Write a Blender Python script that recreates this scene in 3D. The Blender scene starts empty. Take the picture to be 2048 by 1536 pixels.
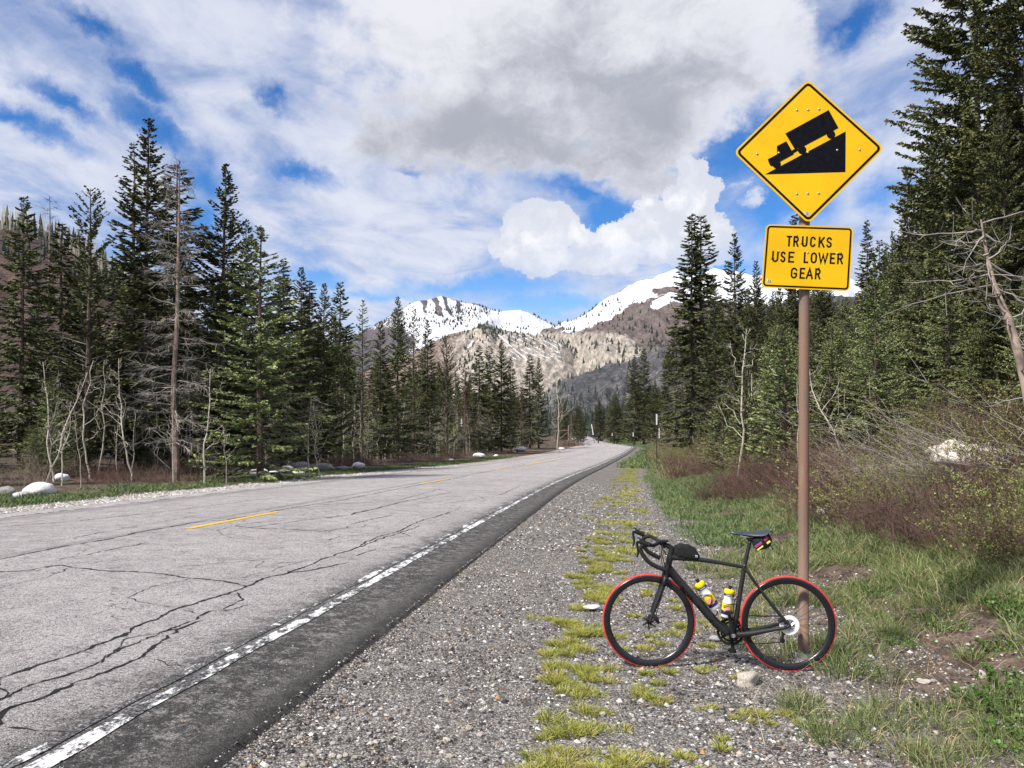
import bpy, math, random
import numpy as np
from mathutils import Vector, Matrix, noise as mnoise

scene = bpy.context.scene
COL = scene.collection
F_PX = 1570.0
PITCH = math.radians(1.35)
EYE = 1.6

# ---------------------------------------------------------------- camera
cam_d = bpy.data.cameras.new('camera')
cam_d.sensor_fit = 'HORIZONTAL'
cam_d.sensor_width = 36.0
cam_d.lens = 36.0 * F_PX / 2048.0
cam_d.clip_start = 0.05
cam_d.clip_end = 30000.0
cam = bpy.data.objects.new('camera', cam_d)
cam.location = (0, 0, EYE)
cam.rotation_euler = (math.radians(90) + PITCH, 0, 0)
COL.objects.link(cam)
scene.camera = cam

# ---------------------------------------------------------------- colour management
scene.view_settings.view_transform = 'Standard'
scene.view_settings.look = 'None'
scene.view_settings.exposure = 0.98
scene.view_settings.gamma = 1.0
scene.view_settings.use_curve_mapping = False
scene.cycles.max_bounces = 5
scene.cycles.diffuse_bounces = 3
scene.cycles.transparent_max_bounces = 6

# ---------------------------------------------------------------- sun
SUN_EL, SUN_AZ = math.radians(48), math.radians(-128)     # azimuth from +Y towards +X
sun_dir = Vector((math.sin(SUN_AZ) * math.cos(SUN_EL), math.cos(SUN_AZ) * math.cos(SUN_EL), math.sin(SUN_EL)))
sd = bpy.data.lights.new('sun', 'SUN')
sd.energy = 3.1
sd.angle = math.radians(6)
sd.color = (1.0, 0.95, 0.88)
sun = bpy.data.objects.new('sun', sd)
sun.rotation_euler = sun_dir.to_track_quat('Z', 'Y').to_euler()
COL.objects.link(sun)


# ---------------------------------------------------------------- node helper
class S:
    """a socket (or constant) with arithmetic that lays down Math nodes"""
    def __init__(s, nt, v): s.nt, s.v = nt, v
    def _m(s, op, *a):
        n = s.nt.nodes.new('ShaderNodeMath'); n.operation = op
        for i, x in enumerate((s,) + a):
            x = x.v if isinstance(x, S) else x
            if isinstance(x, (int, float)): n.inputs[i].default_value = x
            else: s.nt.links.new(x, n.inputs[i])
        return S(s.nt, n.outputs[0])
    def __add__(s, o): return s._m('ADD', o)
    __radd__ = __add__
    def __sub__(s, o): return s._m('SUBTRACT', o)
    def __rsub__(s, o): return (s * -1.0) + o
    def __mul__(s, o): return s._m('MULTIPLY', o)
    __rmul__ = __mul__
    def __truediv__(s, o): return s._m('DIVIDE', o)
    def max(s, o): return s._m('MAXIMUM', o)
    def min(s, o): return s._m('MINIMUM', o)
    def abs(s): return s._m('ABSOLUTE')
    def pow(s, o): return s._m('POWER', o)
    def sin(s): return s._m('SINE')
    def smax(s, o, k): return s._m('SMOOTH_MAX', o, k)
    def ss(s, a, b):
        n = s.nt.nodes.new('ShaderNodeMapRange'); n.interpolation_type = 'SMOOTHSTEP'
        s.nt.links.new(s.v, n.inputs[0]); n.inputs[1].default_value = a; n.inputs[2].default_value = b
        return S(s.nt, n.outputs[0])
    def lin(s, a, b, c=0.0, d=1.0):
        n = s.nt.nodes.new('ShaderNodeMapRange')
        s.nt.links.new(s.v, n.inputs[0])
        for i, x in enumerate((a, b, c, d)): n.inputs[i + 1].default_value = x
        return S(s.nt, n.outputs[0])


def setin(nt, inp, x):
    if isinstance(x, S): x = x.v
    if isinstance(x, bpy.types.NodeSocket): nt.links.new(x, inp)
    elif isinstance(x, (tuple, list)) and len(x) == 3 and len(inp.default_value) == 4: inp.default_value = (*x, 1)
    else: inp.default_value = x


def mixc(nt, f, a, b, mode='MIX'):
    n = nt.nodes.new('ShaderNodeMix'); n.data_type = 'RGBA'; n.blend_type = mode
    setin(nt, n.inputs[0], f); setin(nt, n.inputs[6], a); setin(nt, n.inputs[7], b)
    return n.outputs[2]


def noise(nt, vec, scale, detail=4, rough=0.55, dist=0.0, out=0):
    n = nt.nodes.new('ShaderNodeTexNoise')
    setin(nt, n.inputs['Vector'], vec)
    n.inputs['Scale'].default_value = scale; n.inputs['Detail'].default_value = detail
    n.inputs['Roughness'].default_value = rough; n.inputs['Distortion'].default_value = dist
    return S(nt, n.outputs[out])


def vor(nt, vec, scale, feature='F1', out='Distance', rnd=1.0):
    n = nt.nodes.new('ShaderNodeTexVoronoi'); n.feature = feature
    setin(nt, n.inputs['Vector'], vec); n.inputs['Scale'].default_value = scale
    n.inputs['Randomness'].default_value = rnd
    return n.outputs[out]


def mapping(nt, vec, loc=(0, 0, 0), rot=(0, 0, 0), sc=(1, 1, 1)):
    n = nt.nodes.new('ShaderNodeMapping')
    setin(nt, n.inputs[0], vec)
    n.inputs[1].default_value = loc; n.inputs[2].default_value = rot; n.inputs[3].default_value = sc
    return n.outputs[0]


def sepxyz(nt, vec):
    n = nt.nodes.new('ShaderNodeSeparateXYZ'); setin(nt, n.inputs[0], vec)
    return [S(nt, o) for o in n.outputs]


def combxyz(nt, x, y, z=0.0):
    n = nt.nodes.new('ShaderNodeCombineXYZ')
    for i, k in enumerate((x, y, z)): setin(nt, n.inputs[i], k)
    return n.outputs[0]


def ramp(nt, f, stops, interp='LINEAR'):
    n = nt.nodes.new('ShaderNodeValToRGB'); setin(nt, n.inputs[0], f)
    r = n.color_ramp; r.interpolation = interp
    while len(r.elements) < len(stops): r.elements.new(0.5)
    for e, (p, c) in zip(r.elements, stops): e.position = p; e.color = (*c, 1)
    return n.outputs[0]


# ---------------------------------------------------------------- sky
def px_dir(px, py):
    a, b = (px - 1024) / F_PX, (768 - py) / F_PX
    v = Vector((a, math.cos(PITCH) - b * math.sin(PITCH), math.sin(PITCH) + b * math.cos(PITCH)))
    return v.normalized()


world = bpy.data.worlds.new('World')
scene.world = world
world.use_nodes = True
wt = world.node_tree
for n in list(wt.nodes): wt.nodes.remove(n)
wo = wt.nodes.new('ShaderNodeOutputWorld'); bg = wt.nodes.new('ShaderNodeBackground')
wt.links.new(bg.outputs[0], wo.inputs[0])
sky = wt.nodes.new('ShaderNodeTexSky'); sky.sky_type = 'NISHITA'; sky.sun_disc = False
sky.sun_elevation = SUN_EL; sky.sun_rotation = SUN_AZ; sky.altitude = 2500; sky.dust_density = 0.3; sky.ozone_density = 2.0
SKY_K = 0.09
bg.inputs[1].default_value = SKY_K
tc = wt.nodes.new('ShaderNodeTexCoord').outputs['Generated']
dx, dy, dz = sepxyz(wt, tc)
az = dx._m('ARCTAN2', dy); el = dz._m('ARCSINE')
AE = combxyz(wt, az, el)
wob = noise(wt, mapping(wt, AE, sc=(1, 1.3, 1)), 9, 5, 0.6)
wobv = wt.nodes.new('ShaderNodeTexNoise'); wt.links.new(AE, wobv.inputs[0]); wobv.inputs['Scale'].default_value = 14
wobv.inputs['Detail'].default_value = 6; wobv.inputs['Roughness'].default_value = 0.70
vm = wt.nodes.new('ShaderNodeVectorMath'); vm.operation = 'MULTIPLY_ADD'
wt.links.new(wobv.outputs['Color'], vm.inputs[0]); vm.inputs[1].default_value = (0.075, 0.06, 0); vm.inputs[2].default_value = (-0.0425, -0.035, 0)
vm2 = wt.nodes.new('ShaderNodeVectorMath'); vm2.operation = 'ADD'
wt.links.new(AE, vm2.inputs[0]); wt.links.new(vm.outputs[0], vm2.inputs[1])
AEW = vm2.outputs[0]


def blob(px, py, rx, ry, rot=0.0, vec=None):
    d = px_dir(px, py)
    a, e = math.atan2(d.x, d.y), math.asin(d.z)
    n = wt.nodes.new('ShaderNodeMapping'); n.vector_type = 'TEXTURE'
    wt.links.new(vec or AEW, n.inputs[0])
    n.inputs[1].default_value = (a, e, 0); n.inputs[2].default_value = (0, 0, math.radians(rot))
    n.inputs[3].default_value = (rx / F_PX, ry / F_PX, 1)
    l = wt.nodes.new('ShaderNodeVectorMath'); l.operation = 'LENGTH'; wt.links.new(n.outputs[0], l.inputs[0])
    return 1.0 - S(wt, l.outputs['Value'])         # 1 in the middle, 0 on the rim


def union(bs, k=0.25):
    r = bs[0]
    for b in bs[1:]: r = r.smax(b, k)
    return r


# veil of streaky high cloud: bands running towards the valley
pz = dz.max(0.0) + 0.10
PX_, PY_ = dx / pz, dy / pz
PL = combxyz(wt, PX_, PY_)
band = noise(wt, mapping(wt, PL, loc=(0.7, 0.3, 0), rot=(0, 0, math.radians(9)), sc=(1.0, 0.42, 1)), 1.05, 9, 0.60, 0.35)
fine = noise(wt, mapping(wt, PL, loc=(4, 3, 0), rot=(0, 0, math.radians(14)), sc=(1.0, 0.7, 1)), 3.2, 7, 0.60, 0.5)
holes = union([blob(170, 62, 60, 22, -25), blob(270, 170, 80, 20, -30), blob(110, 208, 60, 18, -25), blob(15, 235, 100, 20, -18),
               blob(400, 365, 60, 50, -60), blob(390, 440, 40, 60, 0), blob(590, 350, 70, 20, -15), blob(815, 342, 34, 10, 0), blob(545, 205, 45, 25, -30),
               blob(940, 583, 240, 22, 3), blob(1110, 612, 150, 26, 0), blob(760, 600, 120, 14, 0), blob(1560, 20, 70, 34, 20),
               blob(1700, 60, 60, 30, 30), blob(1480, 300, 110, 100, 25), blob(1540, 420, 120, 80, 0), blob(1380, 350, 70, 40), blob(1180, 385, 130, 22, -6),
               blob(1215, 430, 45, 40), blob(1480, 560, 120, 60), blob(1760, 400, 60, 40), blob(640, 560, 60, 20, 0), blob(310, 265, 80, 24, -30)], 0.2)
veil = (band * 0.62 + fine * 0.38 - (holes + (wob - 0.5) * 1.8 + (fine - 0.5) * 4.0 + (band - 0.5) * 2.0).ss(-0.8, 1.2) * 0.19).ss(0.31, 0.53)
thin = (fine * 0.5 + band * 0.5).ss(0.4, 0.62)
# broad grey cloud overhead
grey_body = union([blob(1120, 175, 470, 190, 0), blob(1330, 190, 230, 190, 20), blob(960, 270, 260, 90, 0), blob(1000, 60, 420, 170, 0), blob(1500, 60, 160, 90, 35), blob(1230, 320, 200, 40, 0)], 0.3)
gb = (grey_body * 1.0 + (wob - 0.5) * 1.7).ss(-0.08, 0.34)
grey_core = union([blob(980, 265, 300, 85, 6), blob(1090, 295, 330, 85, 0), blob(1270, 235, 260, 120, 10), blob(1160, 160, 220, 90, -25)], 0.3)
gc = (grey_core * 0.8 + (wob - 0.5) * 2.0).ss(-0.55, 1.0)
# cumulus
cu = union([blob(1060, 480, 84, 66), blob(1105, 447, 52, 34), blob(1010, 500, 46, 44), blob(1150, 470, 40, 34), blob(1075, 525, 105, 32), blob(1225, 492, 70, 34),
            blob(1290, 450, 62, 48), blob(1338, 398, 34, 36), blob(1382, 355, 40, 34), blob(1400, 400, 42, 46), blob(1395, 470, 66, 60), blob(1300, 510, 110, 32),
            blob(1195, 522, 110, 30), blob(1270, 410, 24, 26), blob(1378, 520, 70, 38)], 0.10)
cb = vor(wt, AEW, 26, 'SMOOTH_F1')
cu_e = (cu + (wob - 0.5) * 0.30 + (0.4 - S(wt, cb)) * 0.16)
cu_a = cu_e.ss(-0.02, 0.10) * (1.0 - (el.ss(0.215, 0.165)) * 0.35)
puffs = union([blob(1495, 408, 22, 34, -15), blob(1468, 378, 34, 12, 20), blob(1520, 100, 60, 50, 30), blob(1560, 150, 70, 50, 30), blob(1410, 290, 60, 40, 30), blob(1450, 215, 60, 60, 40)], 0.12)
pu_a = (puffs * 0.7 + (wob - 0.5) * 1.6 + (fine - 0.5) * 2.5).ss(-0.05, 0.6)

K = 1.0 / SKY_K
def kc(c, m=0.92): return tuple(x * K * m for x in c)
sat = wt.nodes.new('ShaderNodeHueSaturation'); sat.inputs['Saturation'].default_value = 1.25; sat.inputs['Value'].default_value = 0.85
wt.links.new(sky.outputs[0], sat.inputs['Color'])
deep = mixc(wt, 1.0, sat.outputs[0], (0.70, 0.90, 1.08), 'MULTIPLY')
veil_col = mixc(wt, thin, kc((0.29, 0.325, 0.43)), kc((0.45, 0.465, 0.52)))
c = mixc(wt, veil * 0.94, deep, veil_col)
big = noise(wt, mapping(wt, AEW, loc=(3, 1, 0), sc=(1, 1.7, 1)), 8.0, 9, 0.66, 0.6)
grey_col = mixc(wt, (gc * 0.85 + (big - 0.5) * 1.7 + 0.05).ss(-0.1, 1.05), kc((0.47, 0.475, 0.51)), kc((0.235, 0.247, 0.285)))
c = mixc(wt, gb * 0.97, c, grey_col)
c = mixc(wt, pu_a * 0.8, c, kc((0.44, 0.45, 0.50)))
wob2 = noise(wt, mapping(wt, AEW, loc=(0.012, -0.02, 0)), 24, 5, 0.55)
cush = mixc(wt, ((wob2 - 0.5) * 2.2 + cu * 0.5 - el.ss(0.16, 0.30) * 0.35).ss(-0.1, 0.65), kc((0.40, 0.42, 0.475)), kc((0.545, 0.55, 0.57)))
c = mixc(wt, cu_a, c, cush)
# hazy band low over the horizon, ground colour below it
c = mixc(wt, (1.0 - el.ss(0.0, 0.22)) * 0.38, c, kc((0.42, 0.46, 0.55)))
c = mixc(wt, el.ss(0.0, -0.05), c, kc((0.12, 0.115, 0.10)))
wt.links.new(c, bg.inputs[0])
world.cycles.sampling_method = 'MANUAL'
world.cycles.sample_map_resolution = 512


# ---------------------------------------------------------------- materials
def newmat(name):
    m = bpy.data.materials.new(name); m.use_nodes = True
    nt = m.node_tree
    b = nt.nodes['Principled BSDF']
    b.inputs['Roughness'].default_value = 0.7
    b.inputs['Specular IOR Level'].default_value = 0.3
    return m, nt, b


def pos(nt):
    return nt.nodes.new('ShaderNodeTexCoord').outputs['Object']


def attr(nt, name):
    n = nt.nodes.new('ShaderNodeAttribute'); n.attribute_name = name
    return n


def bump(nt, b, h, dist=0.01, strength=1.0):
    n = nt.nodes.new('ShaderNodeBump'); setin(nt, n.inputs['Height'], h)
    n.inputs['Distance'].default_value = dist; n.inputs['Strength'].default_value = strength
    nt.links.new(n.outputs[0], b.inputs['Normal'])


def simple(name, col, rough=0.6, metal=0.0, spec=0.3, var=0.0, vscale=20.0, rnd=0.0):
    m, nt, b = newmat(name)
    b.inputs['Roughness'].default_value = rough; b.inputs['Metallic'].default_value = metal
    b.inputs['Specular IOR Level'].default_value = spec
    c_ = col
    if var > 0:
        f = noise(nt, pos(nt), vscale, 4)
        c_ = mixc(nt, f.ss(0.3, 0.7), tuple(x * (1 - var) for x in col), tuple(min(1, x * (1 + var)) for x in col))
    if rnd > 0:
        oi = nt.nodes.new('ShaderNodeObjectInfo')
        r = S(nt, oi.outputs['Random'])
        hs = nt.nodes.new('ShaderNodeHueSaturation')
        setin(nt, hs.inputs['Color'], c_); setin(nt, hs.inputs['Value'], r.lin(0, 1, 1 - rnd, 1 + rnd))
        c_ = hs.outputs[0]
    setin(nt, b.inputs['Base Color'], c_)
    return m


# ---------------------------------------------------------------- mesh helpers
def mk_mesh(name, V, Fs, mats=(), midx=None, smooth=False, attrs=None):
    """V (n,3); Fs one (m,k) index array or a list of such arrays"""
    if isinstance(Fs, np.ndarray): Fs = [Fs]
    Fs = [np.asarray(f, dtype=np.int32) for f in Fs if len(f)]
    me = bpy.data.meshes.new(name)
    V = np.asarray(V, dtype=np.float32)
    me.vertices.add(len(V)); me.vertices.foreach_set('co', V.ravel())
    idx = np.concatenate([f.ravel() for f in Fs])
    tot = np.concatenate([np.full(len(f), f.shape[1], np.int32) for f in Fs])
    st = np.concatenate([[0], np.cumsum(tot)[:-1]]).astype(np.int32)
    me.loops.add(len(idx)); me.loops.foreach_set('vertex_index', idx)
    me.polygons.add(len(tot)); me.polygons.foreach_set('loop_start', st); me.polygons.foreach_set('loop_total', tot)
    for m in mats: me.materials.append(m)
    if midx is not None: me.polygons.foreach_set('material_index', np.asarray(midx, np.int32))
    me.polygons.foreach_set('use_smooth', np.full(len(tot), smooth, bool))
    for k, a in (attrs or {}).items():
        at = me.attributes.new(k, 'FLOAT', 'POINT'); at.data.foreach_set('value', np.asarray(a, np.float32))
    me.update(calc_edges=True)
    return me


def link(name, me, parent=None, loc=(0, 0, 0), rot=None, scale=None, label=None, cat=None, group=None, kind=None):
    o = bpy.data.objects.new(name, me)
    COL.objects.link(o)
    o.location = loc
    if rot is not None: o.rotation_euler = rot
    if scale is not None: o.scale = scale if isinstance(scale, (tuple, list)) else (scale,) * 3
    if parent is not None: o.parent = parent
    tag(o, label, cat, group, kind)
    return o


def tag(o, label=None, cat=None, group=None, kind=None):
    if label: o['label'] = label
    if cat: o['category'] = cat
    if group: o['group'] = group
    if kind: o['kind'] = kind
    return o


def copy_tree(o, **kw):
    c_ = o.copy(); COL.objects.link(c_)
    for ch in o.children:
        d = ch.copy(); COL.objects.link(d); d.parent = c_
        for g in ch.children:
            e = g.copy(); COL.objects.link(e); e.parent = d
    return c_


class Geo:
    """collects vertices and faces"""
    def __init__(s): s.V, s.Q, s.T, s.n = [], [], [], 0
    def add(s, V, Q=None, T=None):
        V = np.asarray(V, float).reshape(-1, 3)
        s.V.append(V)
        if Q is not None and len(Q): s.Q.append(np.asarray(Q, int) + s.n)
        if T is not None and len(T): s.T.append(np.asarray(T, int) + s.n)
        s.n += len(V); return s
    def mesh(s, name, mats, smooth=False):
        Fs = []
        if s.Q: Fs.append(np.concatenate(s.Q))
        if s.T: Fs.append(np.concatenate(s.T))
        return mk_mesh(name, np.concatenate(s.V), Fs, mats, smooth=smooth)
    # --- batched tubes: P (m,n,3), R (m,n)
    def tubes(s, P, R, sides=3, cap=False):
        P = np.asarray(P, float); R = np.asarray(R, float)
        if P.ndim == 2: P, R = P[None], R[None]
        m, n, _ = P.shape
        T = np.gradient(P, axis=1); T /= np.linalg.norm(T, axis=2, keepdims=True) + 1e-9
        ref = np.zeros_like(T); a = np.abs(T[:, :1, 2:3]) > 0.8
        ref[:] = np.where(a, np.array([1.0, 0, 0]), np.array([0, 0, 1.0]))
        A = np.cross(T, ref); A /= np.linalg.norm(A, axis=2, keepdims=True) + 1e-9
        B = np.cross(T, A)
        th = np.arange(sides) * 2 * np.pi / sides
        V = P[:, :, None, :] + R[:, :, None, None] * (A[:, :, None, :] * np.cos(th)[None, None, :, None] + B[:, :, None, :] * np.sin(th)[None, None, :, None])
        i = np.arange(m)[:, None, None] * n * sides + np.arange(n - 1)[None, :, None] * sides
        k = np.arange(sides)[None, None, :]; k2 = (k + 1) % sides
        q = np.stack([i + k, i + k2, i + sides + k2, i + sides + k], -1).reshape(-1, 4)
        s.add(V, q)
        if cap:
            for j in range(m):
                for e in (0, n - 1):
                    b = s.n - m * n * sides + (j * n + e) * sides
                    c0 = P[j, e]
                    base = s.n
                    s.V.append(c0[None]); s.n += 1
                    t = [[b + x, b + (x + 1) % sides, base] for x in range(sides)]
                    s.T.append(np.array(t))
        return s
    def diamonds(s, C, D, W, N):
        """C base points, D length vectors, W half-width vectors; N unused"""
        V = np.stack([C, C + D * 0.45 + W, C + D, C + D * 0.45 - W], 1)
        q = np.arange(len(C) * 4).reshape(-1, 4)
        return s.add(V, q)
    def ribbons(s, P, W):
        """P (m,n,3) W (m,n,3) half width vectors, tapering"""
        m, n, _ = P.shape
        V = np.stack([P - W, P + W], 2)
        i = np.arange(m)[:, None] * n * 2 + np.arange(n - 1)[None] * 2
        q = np.stack([i, i + 1, i + 3, i + 2], -1).reshape(-1, 4)
        return s.add(V, q)
    def box(s, c, size, rot=None):
        c = np.asarray(c, float); h = np.asarray(size, float) / 2
        v = np.array([[x, y, z] for x in (-1, 1) for y in (-1, 1) for z in (-1, 1)], float) * h
        if rot is not None: v = v @ np.array(rot).T
        q = [[0, 1, 3, 2], [4, 6, 7, 5], [0, 4, 5, 1], [2, 3, 7, 6], [0, 2, 6, 4], [1, 5, 7, 3]]
        return s.add(v + c, q)
    def prism(s, pts, y0, y1):
        """polygon pts in XZ plane extruded from y0 to y1 (ear-free fan via ngon handled by caller)"""
        n = len(pts)
        v = [(p[0], y0, p[1]) for p in pts] + [(p[0], y1, p[1]) for p in pts]
        q = [[i, (i + 1) % n, n + (i + 1) % n, n + i] for i in range(n)]
        from mathutils.geometry import tessellate_polygon
        t = [list(x) for x in tessellate_polygon([[Vector((p[0], p[1], 0)) for p in pts]])]
        t2 = [[n + x for x in reversed(y)] for y in t]
        return s.add(v, q, t + t2)


def unit(v): return v / (np.linalg.norm(v, axis=-1, keepdims=True) + 1e-9)


def vnoise(X, Y, seed=0, octaves=4, rough=0.5):
    """cheap vectorised value noise, range about -1..1"""
    out = np.zeros(np.broadcast(X, Y).shape); amp, tot = 1.0, 0.0
    for o in range(octaves):
        xi, yi = np.floor(X).astype(np.int64), np.floor(Y).astype(np.int64)
        fx, fy = X - xi, Y - yi
        fx, fy = fx * fx * (3 - 2 * fx), fy * fy * (3 - 2 * fy)
        def h(a, b):
            n = (a * 374761393 + b * 668265263 + (seed + o * 17) * 1442695041) & 0x7fffffff
            n = ((n ^ (n >> 13)) * 1274126177) & 0x7fffffff
            return ((n ^ (n >> 16)) & 0xffff) / 32767.5 - 1
        v = (h(xi, yi) * (1 - fx) + h(xi + 1, yi) * fx) * (1 - fy) + (h(xi, yi + 1) * (1 - fx) + h(xi + 1, yi + 1) * fx) * fy
        out += v * amp; tot += amp; amp *= rough; X, Y = X * 2.03 + 5.1, Y * 2.03 + 7.7
    return out / tot


# ---------------------------------------------------------------- the lie of the land
_yk = [-60, 0, 26, 36, 62, 105, 150, 300, 560, 640, 800, 1500, 4000, 12000]
_xk = [-60 * .1242 - 6.95, -6.95, -3.55, -2.05, 2.35, 10.2, 19.0, 31.0, 45.0, 40, 10, 60, 200, 500]
_zk = [0.26 + 3.5, 0.26, -1.25, -1.80, -3.30, -5.31, -6.75, -13.6, -20.8, -27, -52, -90, -90, -90]
_yg = np.arange(-60, 12001, 1.0)
def _sm(a, w=9):
    k = np.ones(w) / w; p = np.pad(a, w, mode='reflect', reflect_type='odd'); return np.convolve(np.convolve(p, k, 'same'), k, 'same')[w:-w]
_xg, _zg = _sm(np.interp(_yg, _yk, _xk), 15), _sm(np.interp(_yg, _yk, _zk), 15)
_pu = [-3000, -400, -120, -60, -25, -14, -10, -6.6, -5.0, -4.35, 0, 4.35, 5.06, 5.2, 6.9, 9.4, 10.6, 13, 16, 22, 30, 60, 150, 400, 3000]
_ph = [120, 40, 4, 1.0, .5, .2, .08, .0, .02, .02, 0, -.11, -.16, -.19, -.26, -.27, .05, 1.15, 2.5, 4.2, 6, 12, 26, 45, 200]
def xc(y): return np.interp(y, _yg, _xg)
def zc(y): return np.interp(y, _yg, _zg)
def cosh_(y): 
    s_ = (xc(np.asarray(y) + 1.0) - xc(np.asarray(y) - 1.0)) / 2.0
    return 1 / np.sqrt(1 + s_ * s_)
def u_of(x, y): return (x - xc(y)) * cosh_(y)
def x_of(u, y): return xc(y) + u / cosh_(y)
def ground(x, y):
    x, y = np.asarray(x, float), np.asarray(y, float)
    u = u_of(x, y)
    z = zc(y) + np.interp(u, _pu, _ph)
    off = np.clip((np.abs(u + 0.0) - 6.5) / 4, 0, 1)
    z = z + off * (vnoise(x * 0.35, y * 0.35, 3, 3) * 0.10) * np.clip((np.abs(u) - 8) / 6, 0.15, 2.5)
    z = z + np.clip((np.abs(u) - 25) / 60, 0, 1) * vnoise(x * 0.02, y * 0.02, 5, 3) * 3.0
    return z


def px_ground(px, py, lift=0.0):
    """where the ray through a photograph pixel meets the ground"""
    d = px_dir(px, py)
    t = np.concatenate([np.arange(1.0, 60, 0.02), np.arange(60, 700, 0.2)])
    z = EYE + t * d.z - ground(t * d.x, t * d.y) - lift
    i = np.argmax(z < 0)
    if not (z < 0).any(): i = len(t) - 1
    return Vector((t[i] * d.x, t[i] * d.y, EYE + t[i] * d.z))


def at_px(px, py, Y):
    d = px_dir(px, py); t = Y / d.y
    return Vector((d.x * t, Y, EYE + d.z * t))


def on_ground(px, Y):
    x = (px - 1024) / F_PX * Y
    return Vector((x, Y, float(ground(x, Y))))


# ground materials
def gravel_color(nt, P, big=22.0):
    cellc = vor(nt, P, 85, 'F1', 'Color'); celld = S(nt, vor(nt, P, 85, 'F1', 'Distance'))
    r, g, b_ = [S(nt, o) for o in (lambda n: (setin(nt, n.inputs[0], cellc), n.outputs)[1])(nt.nodes.new('ShaderNodeSeparateColor'))]
    col = ramp(nt, r, [(0.0, (0.05, 0.045, 0.04)), (0.3, (0.13, 0.122, 0.115)), (0.55, (0.26, 0.245, 0.228)), (0.8, (0.42, 0.395, 0.365)), (0.93, (0.62, 0.58, 0.53)), (1.0, (0.45, 0.30, 0.17))])
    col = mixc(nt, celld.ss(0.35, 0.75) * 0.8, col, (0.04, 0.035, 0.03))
    return col, celld


def ground_mat():
    m, nt, b = newmat('ground_material')
    P = pos(nt)
    u = S(nt, attr(nt, 'u').outputs['Fac'])
    n1 = noise(nt, P, 0.9, 6, 0.6); n2 = noise(nt, P, 5.0, 5, 0.6); n3 = noise(nt, P, 40, 3)
    gcol, gd = gravel_color(nt, P)
    wash = mixc(nt, (n1 * 0.5 + n2 * 0.5).ss(0.35, 0.65), (0.11, 0.10, 0.088), (0.27, 0.245, 0.22))
    gs = noise(nt, P, 9.0, 9, 0.85)
    gcol = mixc(nt, 0.22, gcol, wash)
    gcol = mixc(nt, gs.ss(0.49, 0.40) * 0.7, gcol, (0.035, 0.03, 0.026)); gcol = mixc(nt, gs.ss(0.56, 0.66) * 0.5, gcol, (0.50, 0.46, 0.41))
    soil = mixc(nt, n2.ss(0.35, 0.7), (0.055, 0.036, 0.026), (0.15, 0.105, 0.078))
    soil = mixc(nt, (n3 * 0.6 + n2 * 0.4).ss(0.5, 0.62) * 0.55, soil, (0.27, 0.21, 0.15))
    soil = mixc(nt, (n1 + (n3 - 0.5) * 0.6).ss(0.5, 0.7) * 0.55, soil, (0.05, 0.06, 0.022))
    # gravel lies from the asphalt out to where the verge begins, ragged border
    edge = u + (n1 - 0.5) * 2.2 + (n2 - 0.5) * 1.4
    right = edge.ss(8.1, 9.3)
    left = ((u * -1.0) + (n1 - 0.5) * 0.5).ss(6.5, 6.9)
    f = right.max(left)
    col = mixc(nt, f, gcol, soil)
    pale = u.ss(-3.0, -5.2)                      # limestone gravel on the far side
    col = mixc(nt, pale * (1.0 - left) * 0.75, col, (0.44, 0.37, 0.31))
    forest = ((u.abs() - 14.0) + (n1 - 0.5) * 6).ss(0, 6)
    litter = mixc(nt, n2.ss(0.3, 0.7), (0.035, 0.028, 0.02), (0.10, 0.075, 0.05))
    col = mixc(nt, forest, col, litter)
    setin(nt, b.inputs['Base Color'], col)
    b.inputs['Roughness'].default_value = 0.95
    bump(nt, b, (1.0 - gd) * 0.6 + n3 * 0.5 + n2, 0.012, 0.9)
    return m


M_ground = ground_mat()


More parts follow.
